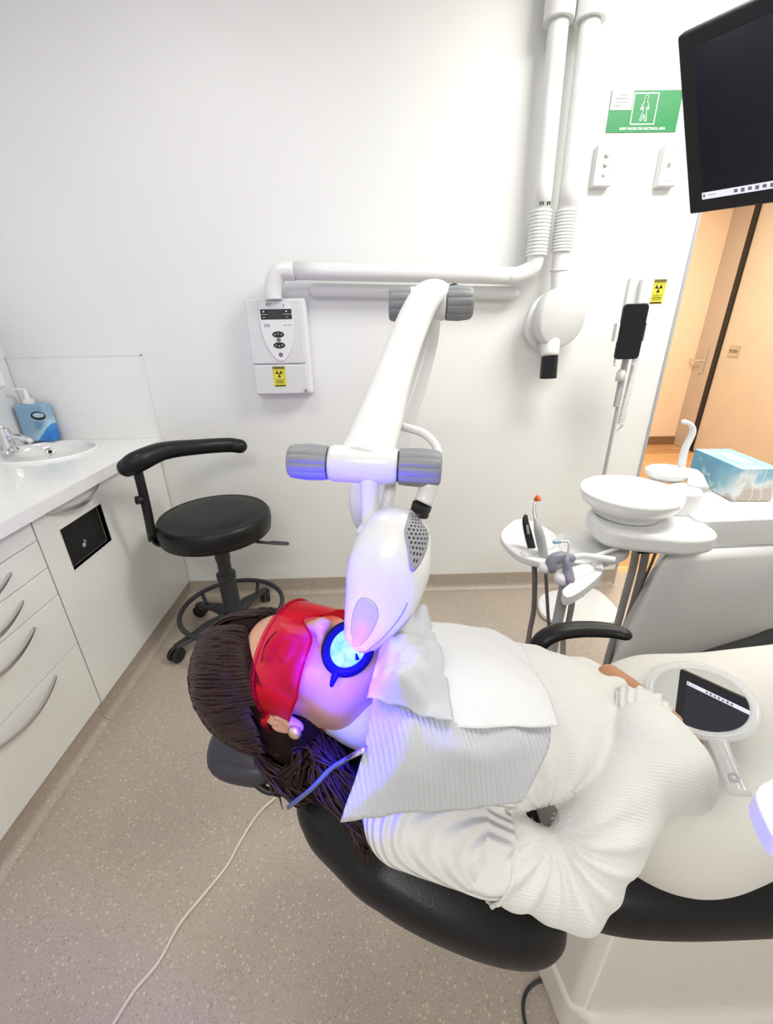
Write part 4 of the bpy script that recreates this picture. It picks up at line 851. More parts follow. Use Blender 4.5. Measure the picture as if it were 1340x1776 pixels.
so_out = [(.290, .385), (.335, .348), (.45, .330), (.65, .328), (1.0, .33), (1.5, .35), (1.6, .55), (1.55, .98), (1.2, .985), (1.05, .955), (.88, .915), (.72, .875), (.5, .84), (.33, .8), (.28, .65)]
bm = B(); pillow(bm, so_out, .10, .03, stop); obj('seat', bm, M['vinyl'], ch, smooth=True)
bm = B(); tube(bm, [WZ(926, 1132, .74), WZ(940, 1110, .77), WZ(968, 1096, .785), WZ(1010, 1091, .785), WZ(1055, 1093, .785), WZ(1082, 1100, .785)], [.018, .021, .022, .022, .021, .016], n=8, ry=[.014, .015, .015, .015, .014, .012], up=(0, 0, 1), round_end=True, seg=20); obj('armrest', bm, M['vinyl'], ch, smooth=True)
bm = B(); a_ = WZ(930, 1125, .745); tube(bm, [a_, a_ + Vector((.0, -.01, -.06)), Vector((a_.x + .03, a_.y + .02, .60))], [.012, .012, .014], n=4, ry=.012); obj('armrest_bracket', bm, M['black'], ch, smooth=True)
bm = B(); o1 = closed_smooth([(.365, .42), (.39, .375), (.50, .368), (1.2, .368), (1.45, .40), (1.45, .85), (1.2, .88), (.48, .86), (.36, .80), (.34, .6)], 5)
prism(bm, [Vector((p[0], p[1], .10)) for p in o1], (0, 0, .40)); obj('base_shroud', bm, M['warmplast'], ch, bevel=.03, seg=4)
bm = B(); o1 = closed_smooth([(.355, .43), (.38, .37), (.50, .345), (1.2, .345), (1.5, .36), (1.5, .9), (1.2, .92), (.48, .90), (.35, .82), (.33, .6)], 5)
prism(bm, [Vector((p[0], p[1], .002)) for p in o1], (0, 0, .13)); obj('base_foot', bm, M['warmplast'], ch, bevel=.035, seg=4)
bm = B(); obox(bm, (.36, .5, .54), (.10, 0, -.02), (0, .14, 0), (0, 0, .035)); obj('tilt_bracket', bm, M['warmplast'], ch, bevel=.015, seg=3)
# tray tip at right edge
tp_ = thing('instrument_tray', 'white rounded tray edge reaching in at the right border over the lap', 'tray', WZ(1345, 1430, .96))
q = [WZ(px, py, 1.0) for px, py in ((1306, 1385), (1325, 1362), (1370, 1352), (1440, 1360), (1450, 1450), (1400, 1490), (1345, 1468), (1318, 1425))]
bm = B(); prism(bm, [Vector((p[0], p[1], .985)) for p in closed_smooth([(p.x, p.y) for p in q], 5)], (0, 0, .022)); obj('tray', bm, M['plast'], tp_, bevel=.008, seg=4)
qq = WZ(1400, 1430, .98); bm = B(); tube(bm, [(qq.x, qq.y, .99), (qq.x + .12, qq.y + .05, 1.02), (.95, .6, 1.06), (1.25, .95, 1.04), (1.3, 1.1, .95), (1.3, 1.1, .885)], .014, n=6); obj('tray_arm', bm, M['plast2'], tp_, smooth=True)
# cables on the floor
hose([WZ(560, 1300, .004) + Vector((0, 0, 0)), WZ(510, 1352, .004), WZ(480, 1381, .004), WZ(447, 1412, .004), WZ(415, 1462, .004), WZ(393, 1502, .004), WZ(352, 1553, .004), WZ(312, 1602, .004), WZ(275, 1668, .004), WZ(232, 1720, .004), WZ(192, 1785, .004), WZ(160, 1850, .004)], .0042, M['cord'], 'long beige cord running over the floor to the bottom edge', 'floor_cord', cat='cord')
hose([WZ(990, 1690, .012), WZ(962, 1697, .012), WZ(930, 1704, .008), WZ(912, 1722, .006), WZ(907, 1750, .006), WZ(913, 1790, .006)], .0038, M['dgrey'], 'dark cable curling out from the chair base at the bottom', 'power_cable', cat='cable')
bm = B(); tube(bm, [WZ(975, 1692, .013), WZ(948, 1699, .011)], [.009, .007], n=2); tag(obj('cable_plug', bm, M['black'], None, smooth=True), 'black plug of the dark cable at the chair base', 'plug')
# ================================================================== whitening lamp
lp = thing('whitening_lamp', 'white dental whitening lamp on a folding arm glowing blue at the mouth', 'lamp', (-.065, .95, 0))
JY = 1.08; J = W(745, 527, 1, JY)
bm = B(); tube(bm, [W(632, 800, 1, .585), W(652, 745, 1, .64), W(676, 670, 1, .745), W(700, 600, 1, .86), W(722, 545, 1, .96), W(742, 512, 1, 1.04), W(764, 506, 1, JY), W(776, 520, 1, JY + .01)], [.040, .037, .034, .033, .034, .034, .028, .018], n=10, seg=28, ry=[.024, .024, .025, .026, .028, .026, .022, .012], up=(0, -.5, .6)); obj('upper_arm', bm, M['plast'], lp, smooth=True)
def knob(c, ax, L, r, name='adjustment_knob', parent=lp):
    ax = Vector(ax).normalized(); bm = B(); n = 60; prof = [(0, .62), (.003, .9), (.02, .97), (.10, 1.0), (.5, 1.04), (.85, .97), (.95, .92), (1., .80), (1.0, 0)]
    u = Vector((0, 0, 1)); u = (u - ax * u.dot(ax)).normalized(); v = ax.cross(u); rings = []
    for h, f in prof:
        rr = []
        for j in range(n):
            a = 2 * PI * j / n; g = 1 - (.06 * (1 - min(1, abs(((j % 5) - 2)) * .9)) if .01 < h < .97 else 0)
            rr.append(bm.verts.new(c + ax * (h * L) + (u * math.cos(a) + v * math.sin(a)) * (r * f * g)))
        rings.append(rr)
    for a, b in zip(rings, rings[1:]):
        for j in range(n): bm.faces.new((a[j], a[(j + 1) % n], b[(j + 1) % n], b[j]))
    bm.faces.new(rings[0][::-1]); bm.faces.new(rings[-1]); return obj(name, bm, M['grey'], parent, auto=.6)
CB = W(630, 806, 1, .585); axb = (W(760, 812, 1, .575) - W(505, 799, 1, .595)).normalized(); hw = .047
bm = B(); lathe(bm, [(0, -hw - .002), (.024, -hw - .002), (.0265, -hw + .004), (.027, 0), (.0265, hw - .004), (.024, hw + .002), (0, hw + .002)], CB, axis=axb, seg=36); obj('cross_joint', bm, M['plast'], lp, smooth=True)
bm = B(); lathe(bm, [(.022, -hw - .006), (.022, -hw - .001)], CB, axis=axb, seg=36); lathe(bm, [(.022, hw + .001), (.022, hw + .006)], CB, axis=axb, seg=36); obj('joint_seal', bm, M['black'], lp)
kl = (W(502, 799, 1, .595) - (CB - axb * (hw + .004))).length; kr = (W(764, 813, 1, .575) - (CB + axb * (hw + .004))).length
knob(CB - axb * (hw + .004), -axb, kl, .0255); knob(CB + axb * (hw + .004), axb, kr, .027)
axj = Vector((1, -.05, 0)).normalized(); bm = B(); lathe(bm, [(0, -.045), (.036, -.045), (.036, .034), (0, .034)], J, axis=axj, seg=32); obj('top_joint', bm, M['plast'], lp, smooth=False, auto=.6)
knob(J + axj * .036, axj, (W(818, 528, 1, JY) - J).length - .036, .036); knob(J - axj * .046, -axj, (W(674, 524, 1, JY) - J).length - .046, .036)
bm = B(); tube(bm, [W(779, 503, 1, JY + .02), W(790, 497, 1, JY + .02), W(792, 505, 1, JY + .02)], [.010, .008, .004], n=4, round_end=True); obj('joint_catch', bm, M['dgrey'], lp, smooth=True)
bm = B(); tube(bm, [W(748, 545, 1, JY), W(742, 590, 1, JY), W(722, 660, 1, JY - .02), W(696, 730, 1, JY - .05), W(665, 800, 1, JY - .08), W(646, 850, 1, JY - .1), W(641, 890, 1, JY - .12), W(641, 915, 1, JY - .13)], [.022, .024, .028, .034, .050, .056, .048, .034], n=8, seg=28, ry=[.020, .022, .026, .03, .034, .034, .030, .024], up=(0, -1, .3)); la = obj('lower_arm', bm, M['plast'], lp, smooth=True)
bm = B(); pc = W(641, 900, 1, .95); tube(bm, [pc, (pc.x, .95, .05)], .022, n=1, seg=28); obj('pole', bm, M['plast'], lp, auto=.8)
bm = B(); lathe(bm, [(0, .04), (.17, .04), (.18, .05), (.175, .065), (.05, .09), (.03, .1), (0, .1)], (pc.x, .95, 0), seg=40)
for k in range(5):
    a = .4 + 2 * PI * k / 5; c = Vector((pc.x + .15 * math.cos(a), .95 + .15 * math.sin(a), .021)); lathe(bm, [(0, -.01), (.02, -.01), (.02, .01), (0, .01)], c, axis=(math.cos(a + 1.2), math.sin(a + 1.2), 0), seg=20); tube(bm, [c, c + Vector((0, 0, .03))], .008, n=1, seg=8)
obj('base', bm, M['plast'], lp, auto=.7)
bm = B(); tube(bm, [W(640, 830, 1, .575), W(641, 860, 1, .57), W(643, 900, 1, .56), W(648, 920, 1, .555)], [.014, .0135, .014, .02], n=5, seg=20); tube(bm, [W(622, 915, 1, .555), W(645, 928, 1, .55), W(662, 912, 1, .56)], [.009, .013, .009], n=4); tube(bm, [W(664, 900, 1, .57), W(672, 870, 1, .59), W(678, 838, 1, .60)], .009, n=4); obj('head_yoke', bm, M['plast'], lp, smooth=True)
bm = B(); tube(bm, [W(745, 835, 1, .57), W(740, 855, 1, .57), W(732, 872, 1, .565)], .0135, n=4, seg=20); obj('side_tube', bm, M['plast'], lp, smooth=True)
bm = B(); lathe(bm, [(0, 0), (.0145, 0), (.0145, .004), (.0125, .006), (.0145, .008), (.0145, .016), (0, .016)], W(726, 892, 1, .56), axis=W(733, 872, 1, .56) - W(726, 892, 1, .56), seg=24, ); obj('cable_grommet', bm, M['black'], lp, auto=.8)
bm = B(); tube(bm, [W(688, 738, 1, .68), W(705, 742, 1, .67), W(735, 752, 1, .65), W(756, 774, 1, .63), W(760, 800, 1, .61)], .0065, n=6, seg=10); obj('cable', bm, M['plast'], lp, smooth=True)
# lamp head: lofted pod with surface patches
LHC = [(695, 880, .560, .010, .010), (694, 886, .558, .024, .022), (690, 905, .553, .043, .036), (685, 935, .545, .053, .045), (675, 980, .530, .060, .050), (662, 1030, .515, .055, .047), (645, 1070, .500, .044, .040), (628, 1100, .490, .031, .031), (617, 1115, .484, .023, .026), (612, 1122, .481, .012, .016)]
LP_ = [list(W(a, b, 1, y)) + [r1, r2] for a, b, y, r1, r2 in LHC]
lq = smooth_path(LP_, 8); lP, lF = frames([x[:3] for x in lq], (0, -1, 0))
def lsurf(s, th, off=0.):
    f = s * (len(lq) - 1); i = min(int(f), len(lq) - 2); f -= i
    x = lq[i] * (1 - f) + lq[i + 1] * f; a = lF[i][1].lerp(lF[i + 1][1], f); b = lF[i][2].lerp(lF[i + 1][2], f); p = Vector(x[:3])
    d = a * (math.sin(th) * (x[4] + off)) + b * (math.cos(th) * (x[3] + off)); return p + d
bm = B(); tube(bm, [x[:3] for x in LP_], [x[3] for x in LP_], n=8, seg=56, ry=[x[4] for x in LP_], up=(0, -1, 0)); lh = obj('lamp_head', bm, M['plast'], lp, smooth=True)
def patch(name, shape, m, off, parent=lh, nr=10, na=40):
    """shape(k, a) -> (s, th) for radius fraction k and angle a"""
    bm = B(); uvl = bm.loops.layers.uv.new('UVMap'); rings = []
    for i in range(nr + 2):
        k = min(1, i / nr); o_ = off if i <= nr else -.002
        rings.append([(bm.verts.new(lsurf(*shape(k, 2 * PI * j / na), o_)), (.5 + .5 * k * math.cos(2 * PI * j / na), .5 + .5 * k * math.sin(2 * PI * j / na))) for j in range(na)] if i else [(bm.verts.new(lsurf(*shape(0, 0), off)), (.5, .5))])
    for a, b in zip(rings, rings[1:]):
        for j in range(na):
            k = (j + 1) % na; q = (a[0], b[j], b[k]) if len(a) == 1 else (a[j], b[j], b[k], a[k]); f = bm.faces.new([v[0] for v in q])
            for l, v in zip(f.loops, q): l[uvl].uv = v[1]
    return obj(name, bm, m, parent, smooth=True)
D2 = PI / 180
patch('vent_grille', lambda k, a: (.265 + .17 * k * math.sin(a), (126 - 12 * k * max(0, math.sin(a)) + 29 * k * math.cos(a) * (1 - .55 * k * max(0, math.sin(a)))) * D2), M['grille'], .0012)
patch('grip_recess', lambda k, a: (.74 + .17 * k * math.sin(a), (62 + 24 * k * math.cos(a) * (1 - .3 * k * math.sin(a))) * D2), mat('violet_lit_recess', (.50, .50, .56), .35, bump=(120, .03)), .0006)  # the lamp's violet glow is put into this lilac plastic
patch('grip_recess', lambda k, a: (.72 + .14 * k * math.sin(a), (150 + 15 * k * math.cos(a)) * D2), bpy.data.materials['violet_lit_recess'], .0006)
bm = B(); pts = [lsurf(.54 + .42 * k / 20, (122 - 20 * (k / 20) ** 1.2) * D2, .0002) for k in range(21)]; tube(bm, pts, .0009, n=1, seg=6); obj('seam_line', bm, M['inkgrey'], lh, smooth=True)

# ================================================================== head frame
HS = 1.1; HF = Vector((0, -.1, .995)).normalized(); HU = Vector((-.92, .38, .038)); HU = (HU - HF * HU.dot(HF)).normalized(); HR = HF.cross(HU).normalized(); HC = Vector((-.130, .541, .887))
def hp_(r, f, u): return HC + (HR * r + HF * f + HU * u) * HS
HM = np.array([HR, HF, HU])
# ------------------------------------------------------------------ blended-volume sculpting
class Vol:
    def __init__(s, xs, ys, zs): s.a = [np.array(v, np.float32) for v in (xs, ys, zs)]; s.f = np.full([len(v) for v in (xs, ys, zs)], .5, np.float32)
    def _sl(s, lo, hi):
        sl = []
        for a, l, h in zip(s.a, lo, hi):
            i, j = np.searchsorted(a, l), np.searchsorted(a, h); sl.append(slice(max(0, i - 1), min(len(a), j + 1)))
        return tuple(sl)
    def _put(s, fn, lo, hi, k, sub):
        m = .02 + k; sl = s._sl([v - m for v in lo], [v + m for v in hi])
        if any(q.stop <= q.start for q in sl): return
        P = np.stack(np.meshgrid(s.a[0][sl[0]], s.a[1][sl[1]], s.a[2][sl[2]], indexing='ij'), -1); d = fn(P).astype(np.float32); o = s.f[sl]
        if sub: d = -d; h = np.clip(.5 - .5 * (o - d) / max(k, 1e-6), 0, 1) ; r = o * (1 - h) + d * h + k * h * (1 - h)
        else: h = np.clip(.5 + .5 * (o - d) / max(k, 1e-6), 0, 1); r = o * (1 - h) + d * h - k * h * (1 - h)
        s.f[sl] = r
    def cap(s, a, b, ra, rb, k=.02, sub=False):
        a, b = np.array(a, float), np.array(b, float); m = max(ra, rb)
        def fn(P):
            ba = b - a; t = np.clip(((P - a) @ ba) / (ba @ ba), 0, 1); return np.linalg.norm(P - a - t[..., None] * ba, axis=-1) - (ra + (rb - ra) * t)
        s._put(fn, np.minimum(a, b) - m, np.maximum(a, b) + m, k, sub)
    def ell(s, c, r, k=.02, rot=None, sub=False):
        c, r = np.array(c, float), np.array(r, float); m = max(r)
        def fn(P):
            q = P - c
            if rot is not None: q = q @ rot.T
            k0 = np.linalg.norm(q / r, axis=-1); k1 = np.linalg.norm(q / (r * r), axis=-1); return k0 * (k0 - 1) / np.maximum(k1, 1e-6)
        s._put(fn, c - m, c + m, k, sub)
    def mesh(s, name):
        f = s.f; ins = f < 0; c = [ins[i:f.shape[0] - 1 + i, j:f.shape[1] - 1 + j, k:f.shape[2] - 1 + k] for i in (0, 1) for j in (0, 1) for k in (0, 1)]
        al = c[0].copy(); an = c[0].copy()
        for q in c[1:]: al &= q; an |= q
        I = np.argwhere(an & ~al); idx = np.full(an.shape, -1, np.int32); idx[tuple(I.T)] = np.arange(len(I)); acc = np.zeros((len(I), 3)); cnt = np.zeros(len(I))
        off = [(i, j, k) for i in (0, 1) for j in (0, 1) for k in (0, 1)]
        def pos(o): return np.stack([s.a[d][I[:, d] + o[d]] for d in range(3)], -1)
        def val(o): return f[I[:, 0] + o[0], I[:, 1] + o[1], I[:, 2] + o[2]]
        for a in off:
            for d in range(3):
                if a[d] == 0:
                    b = list(a); b[d] = 1; va, vb = val(a), val(b); m = (va < 0) != (vb < 0); t = np.where(m, va / np.where(m, va - vb, 1), 0)
                    p = pos(a) * (1 - t[:, None]) + pos(b) * t[:, None]; acc += p * m[:, None]; cnt += m
        V = acc / cnt[:, None]; faces = []
        for d in range(3):
            e, g = (d + 1) % 3, (d + 2) % 3; A = np.take(ins, range(ins.shape[d] - 1), d); Bq = np.take(ins, range(1, ins.shape[d]), d); E = np.argwhere(A != Bq)
            E = E[(E[:, e] > 0) & (E[:, g] > 0) & (E[:, e] < f.shape[e] - 1) & (E[:, g] < f.shape[g] - 1)]
            q = []
            for de, dg in ((-1, -1), (0, -1), (0, 0), (-1, 0)):
                w = E.copy(); w[:, e] += de; w[:, g] += dg; q.append(idx[tuple(w.T)])
            q = np.stack(q, -1); fl = A[tuple(E.T)]; q[~fl] = q[~fl][:, ::-1]; faces.append(q)
        F = np.concatenate(faces); F = F[(F >= 0).all(1)]
        me = bpy.data.meshes.new(name); me.vertices.add(len(V)); me.vertices.foreach_set('co', V.ravel()); me.loops.add(len(F) * 4); me.loops.foreach_set('vertex_index', F.ravel().astype(np.int32))
        me.polygons.add(len(F)); me.polygons.foreach_set('loop_start', np.arange(0, len(F) * 4, 4, dtype=np.int32)); me.polygons.foreach_set('loop_total', np.full(len(F), 4, np.int32)); me.update(); me.validate(); return me
    def top(s, x, y):
        i = np.clip(np.searchsorted(s.a[0], x), 0, len(s.a[0]) - 1); j = np.clip(np.searchsorted(s.a[1], y), 0, len(s.a[1]) - 1); col = s.f[i, j]; w = np.nonzero(col < 0)[0]
        return float(s.a[2][w[-1]]) if len(w) else -1.
def relax(o, it=2, f=.5):
    m = o.modifiers.new('relax', 'SMOOTH'); m.factor = f; m.iterations = it
def ax_(*seg):
    out = [seg[0][0]]
    for a, b, st_ in seg: out += list(np.arange(out[-1] + st_, b + st_ * .5, st_))
    return out

# key body points
SN, EN, WN = Vector((.025, .360, .810)), Vector((.243, .313, .730)), WZ(1135, 1285, .895)
SF, EF, WF = Vector((.135, .635, .835)), WZ(925, 1150, .80), WZ(1080, 1200, .875)
NK0, NK1 = hp_(0, -.035, -.07), Vector((.045, .495, .845))
# ------------------------------------------------------------------ skin: one continuous body
xs = ax_((-.30, .02, .0027), (.02, .36, .008), (.36, .50, .0026), (.50, .62, .01)); ys = ax_((.22, .36, .006), (.36, .66, .0027), (.66, .76, .008)); zs = ax_((.68, .77, .006), (.77, 1.06, .0027))
Vb = Vol(xs, ys, zs)
def HE(c, r, k=.02, sub=False, tilt=None): 
    rot = HM if tilt is None else tilt @ HM
    Vb.ell(hp_(*c), [v * HS for v in r], k * HS, rot, sub)
def HCp(a, b, ra, rb, k=.012, sub=False): Vb.cap(hp_(*a), hp_(*b), ra * HS, rb * HS, k * HS, sub)
HE((0, -.012, .038), (.077, .098, .088))
HE((0, .034, -.035), (.059, .060, .082), .03)
HE((0, .052, -.085), (.044, .036, .036), .03)
HE((0, .072, -.108), (.020, .017, .018), .022)
for s in (-1, 1):
    HE((s * .040, .062, -.028), (.022, .022, .022), .022); HE((s * .041, .02, -.075), (.017, .04, .022), .03)
    HE((s * .030, .083, .022), (.024, .012, .009), .014); HE((s * .031, .096, .000), (.017, .013, .011), .014, True)
    HE((s * .031, .078, -.001), (.014, .013, .011), .004); HE((s * .031, .083, .003), (.016, .010, .008), .004)
HCp((0, .088, .012), (0, .112, -.036), .008, .011, .014); HE((0, .114, -.040), (.012, .010, .010), .008)
for s in (-1, 1): HE((s * .012, .102, -.044), (.008, .010, .007), .006); HE((s * .007, .106, -.053), (.004, .004, .005), .004, True)
HE((0, .088, -.068), (.030, .012, .018), .016)
HE((0, .099, -.065), (.023, .008, .0055), .006); HE((0, .097, -.077), (.021, .009, .0065), .006); HE((0, .106, -.0708), (.024, .008, .0016), .003, True)
for s in (-1, 1):   # ears
    t = np.array(Matrix.Rotation(-.35 * 1, 3, 'X')); 
    HE((s * .076, -.008, -.004), (.009, .019, .032), .006, tilt=t); HE((s * .088, -.006, .0), (.009, .011, .019), .005, True, tilt=t); HE((s * .079, .002, -.032), (.007, .009, .011), .005)
    HE((s * .081, -.006, .006), (.0035, .004, .010), .004); HE((s * .079, .010, -.006), (.005, .004, .007), .004)
Vb.cap(hp_(0, -.03, -.05), NK1, .054, .056, .03)
# trunk and limbs inside the clothing
Vb.ell((.16, .51, .83), (.13, .105, .080), .02); Vb.ell((.27, .48, .82), (.11, .08, .045), .02); Vb.ell((.42, .49, .77), (.14, .10, .06), .02)
Vb.cap(SN, EN, .040, .034, .03); Vb.cap(EN, WN, .036, .024, .02); Vb.cap(SF, EF, .032, .024, .02); Vb.cap(EF, WF, .024, .020, .01)
def hand(w, d, n, sgn, L=.18, curl=(.35, .5, .35), spread=.06, vol=Vb, tcurl=.4):
    """w wrist, d direction of the fingers, n outward normal of the back of the hand, sgn thumb side"""
    d = Vector(d).normalized(); n = Vector(n); n = (n - d * n.dot(d)).normalized(); t = d.cross(n) * sgn; K = L / .18
    fl = [(.029, .040, .023, .017, .0082), (.010, .044, .027, .019, .0086), (-.010, .041, .025, .018, .0082), (-.028, .032, .019, .016, .0073)]
    pal = w + d * .045 * K
    rot = np.array([t, d, n]); vol.ell(pal, np.array((.040, .052, .0145)) * K, .010, rot)
    vol.cap(w - d * .03, w + d * .02, .022 * K, .020 * K, .015)
    for i, (o, a, b, c, r) in enumerate(fl):
        p0 = w + d * (.02 * K) + t * (o * .6 * K); p1 = w + d * ((.088 - .004 * abs(i - 1)) * K) + t * (o * K) + n * .003; dd = (d + t * (o * 2.2 * spread / .06 * .3)).normalized(); ang = 0
        vol.cap(p0, p1, r * .9 * K, r * 1.08 * K, .006); p = p1
        for L_, cu, rr in ((a, curl[0], r), (b, curl[1], r * .93), (c, curl[2], r * .84)):
            ang += cu; v = dd * math.cos(ang) - n * math.sin(ang); q = p + v * (L_ * K); vol.cap(p, q, rr * K, rr * .93 * K, .003); p = q
    q0 = w + d * .018 * K + t * .022 * K; q1 = q0 + (d * .55 + t * .75 - n * .25).normalized() * .042 * K; q2 = q1 + (d * .9 + t * .35 - n * tcurl).normalized() * .032 * K; q3 = q2 + (d * .95 + t * .1 - n * tcurl).normalized() * .025 * K
    vol.cap(q0, q1, .013 * K, .0115 * K, .010); vol.cap(q1, q2, .0105 * K, .0095 * K, .004); vol.cap(q2, q3, .0095 * K, .008 * K, .003)
hd_ = (WZ(1174, 1256, .872) - WZ(1092, 1196, .885))
hand(WZ(1088, 1196, .884), hd_, (.25, .1, 1), 1, L=.155, curl=(.30, .45, .3))
hand(WZ(1120, 1272, .900), WZ(1122, 1220, .90) - WZ(1112, 1285, .90), (-.1, -.25, 1), 1, L=.12, curl=(.7, .9, .6))
person = link('person', Vb.mesh('person'), M['skin'], None, True); relax(person, 2, .5)
person.data.materials.append(M['handskin']); ct = np.empty(len(person.data.polygons) * 3); person.data.polygons.foreach_get('center', ct); person.data.polygons.foreach_set('material_index', ((ct.reshape(-1, 3)[:, 0] + WL[person].x) > .30).astype(np.int32))
tag(person, 'woman lying back in the dental chair in a white sweater, hands on her lap', 'person')
# lips tinted part
# ------------------------------------------------------------------ sweater
Vs = Vol(np.arange(-.09, .56, .004), np.arange(.17, .80, .004), np.arange(.62, 1.05, .004))
Vs.ell((.160, .50, .83), (.155, .143, .112), .02); Vs.ell((.265, .480, .840), (.118, .112, .090), .03)
Vs.ell((.13, .43, .89), (.06, .05, .045), .03); Vs.ell((.16, .55, .89), (.06, .05, .045), .03)
Vs.cap(SN, SN.lerp(EN, .5), .059, .053, .012); Vs.cap(SN.lerp(EN, .5), EN, .053, .049, .002); Vs.cap(EN, EN.lerp(WN, .45), .052, .053, .005); Vs.cap(EN.lerp(WN, .45), WN, .053, .044, .004)
Vs.ell(WZ(1158, 1310, .885), (.048, .050, .038), .012); Vs.ell(WZ(1118, 1262, .905), (.034, .034, .028), .02); Vs.ell(WZ(1180, 1350, .86), (.038, .042, .040), .02)
Vs.cap(SF, EF, .045, .034, .02); Vs.cap(EF, EF.lerp(WF, .6), .032, .031, .01); Vs.cap(EF.lerp(WF, .6), WF + Vector((-.012, 0, 0)), .036, .030, .012)
# sleeve folds at the elbow and belly creases (rounded ridges)
def ridge(a, b, r, k=.012): Vs.cap(a, b, r, r * .7, k)
iP = np.array(WZ(960, 1446, .80)); e1_ = np.array((SN - EN).normalized()); e3_ = np.cross(e1_, np.array((WN - EN).normalized())); e3_ /= np.linalg.norm(e3_); e2_ = np.cross(e3_, e1_)
PX = np.stack(np.meshgrid(*Vs.a, indexing='ij'), -1) - iP; th_ = np.arctan2(PX @ e2_, PX @ e1_); rr_ = np.linalg.norm(PX, axis=-1)
Vs.f += (.0040 * np.cos(13 * th_ + 12 * rr_) * np.clip((rr_ - .012) / .03, 0, 1) * np.clip((.14 - rr_) / .06, 0, 1)).astype(np.float32)
# carve a groove where the rib yoke meets the sleeve
sweater = link('sweater', Vs.mesh('sweater'), None, person, True); relax(sweater, 3, .5)
me = sweater.data
for k in ('knit', 'rib', 'cuffrib'): me.materials.append(M[k])
ws = WL[sweater]; ydir = (EN - SN).normalized(); mi = np.zeros(len(me.polygons), np.int32); ct = np.empty(len(me.polygons) * 3); me.polygons.foreach_get('center', ct); ct = ct.reshape(-1, 3) + np.array(ws)
tt_ = (ct - np.array(SN)) @ np.array(ydir); near = (ct[:, 1] < .43)
mi[near & (tt_ < .095)] = 1; mi[near & (tt_ >= .095) & (tt_ < .135) & (ct[:, 0] < .30)] = 2
cl = np.array([(c[0] < .0) for c in ct]); mi[(ct[:, 0] < -.005) & (ct[:, 2] > .84) & (ct[:, 1] > .40)] = 0
me.polygons.foreach_set('material_index', mi)
# raised seam rib band
bm = B(); c = SN + ydir * .135; u_a = Vector((0, 0, 1)); u_a = (u_a - ydir * u_a.dot(ydir)).normalized(); v_a = ydir.cross(u_a); pts = []
for k in range(40):
    a = 2 * PI * k / 40; dd_ = u_a * math.cos(a) + v_a * math.sin(a); r0_ = .03
    while r0_ < .075 and float(Vs.f[tuple(int(np.clip(np.searchsorted(Vs.a[d], (c + dd_ * r0_)[d]), 0, len(Vs.a[d]) - 1)) for d in range(3))]) < 0: r0_ += .001
    pts.append(c + dd_ * min(r0_, .056))
tube(bm, pts + [pts[0]], .0028, n=1, seg=8, cap=False); obj('sleeve_seam', bm, M['knit'], sweater, smooth=True)
bm = B(); tube(bm, [hp_(0, -.022, -.062), hp_(0, -.03, -.10), NK1.lerp(hp_(0, -.03, -.1), .4), NK1 + Vector((.03, 0, .0))], [.060, .062, .066, .075], n=6, seg=40, ry=[.060, .062, .066, .07]); obj('collar', bm, M['smoothpaper'], sweater, smooth=True)
# frilled cuff at the near wrist
bm = B(); cw = WZ(1114, 1228, .905); dc_ = (WZ(1118, 1190, .90) - WZ(1112, 1270, .90)).normalized(); ua = Vector((0, 0, 1)); ua = (ua - dc_ * ua.dot(dc_)).normalized(); va = dc_.cross(ua); rings = []
for i, (h, r) in enumerate(((-.03, .030), (-.012, .034), (0, .034), (.010, .035), (.012, .032), (.0, .028))):
    rings.append([bm.verts.new(cw + dc_ * (h + .003 * math.sin(9 * 2 * PI * j / 72 + i)) + (ua * math.cos(2 * PI * j / 72) * .8 + va * math.sin(2 * PI * j / 72)) * (r + .0022 * math.sin(16 * 2 * PI * j / 72))) for j in range(72)])
for a, b in zip(rings, rings[1:]):
    for j in range(72): bm.faces.new((a[j], a[(j + 1) % 72], b[(j + 1) % 72], b[j]))
obj('frilled_cuff', bm, M['knit'], sweater, smooth=True)
# ------------------------------------------------------------------ trousers / skirt over the lap
Vt = Vol(np.arange(.28, 1.60, .008), np.arange(.25, 1.0, .008), np.arange(.58, 1.0, .007))
Vt.ell((.47, .47, .75), (.17, .155, .105), .03); Vt.cap((.48, .44, .735), (1.55, .46, .76), .118, .11, .05); Vt.cap((.52, .54, .745), (1.55, .62, .78), .112, .11, .08); Vt.ell((.44, .41, .70), (.11, .095, .08), .05)
tr = link('trousers', Vt.mesh('trousers'), M['trouser'], person, True); relax(tr, 6, .5)
# ------------------------------------------------------------------ hair: scalp cap, locks swept back, loose strands
Vh = Vol(np.arange(-.42, .05, .0045), np.arange(.36, .74, .0045), np.arange(.66, 1.03, .0045))
def hv(c, r, k=.02, sub=False): Vh.ell(hp_(*c), [v * HS for v in r], k * HS, HM, sub)
hv((0, -.020, .050), (.086, .104, .098)); hv((.012, -.03, .105), (.070, .085, .070), .05); hv((.03, -.065, .06), (.05, .05, .07), .03); hv((.055, -.06, -.01), (.035, .045, .05), .03); hv((.045, -.10, -.03), (.035, .04, .06), .03)
hv((0, .085, -.02), (.095, .075, .098), .010, True); hv((.09, .030, -.035), (.03, .045, .045), .01, True)
Hs = Vh.mesh('hair'); bm = B(); bm.from_mesh(Hs); bpy.data.meshes.remove(Hs)
for f in bm.faces: f.material_index = 1
uvl = bm.loops.layers.uv.new('UVMap')
ec, er = Vector((.006, -.026, .066)), Vector((.088, .106, .118))
def onell(d, off=0.): d = Vector(d).normalized(); return Vector((ec.x + d.x * er.x, ec.y + d.y * er.y, ec.z + d.z * er.z)) + d * off
ns = 900
def hval(p): return float(Vh.f[tuple(int(np.clip(np.searchsorted(Vh.a[d], p[d]), 0, len(Vh.a[d]) - 1)) for d in range(3))])
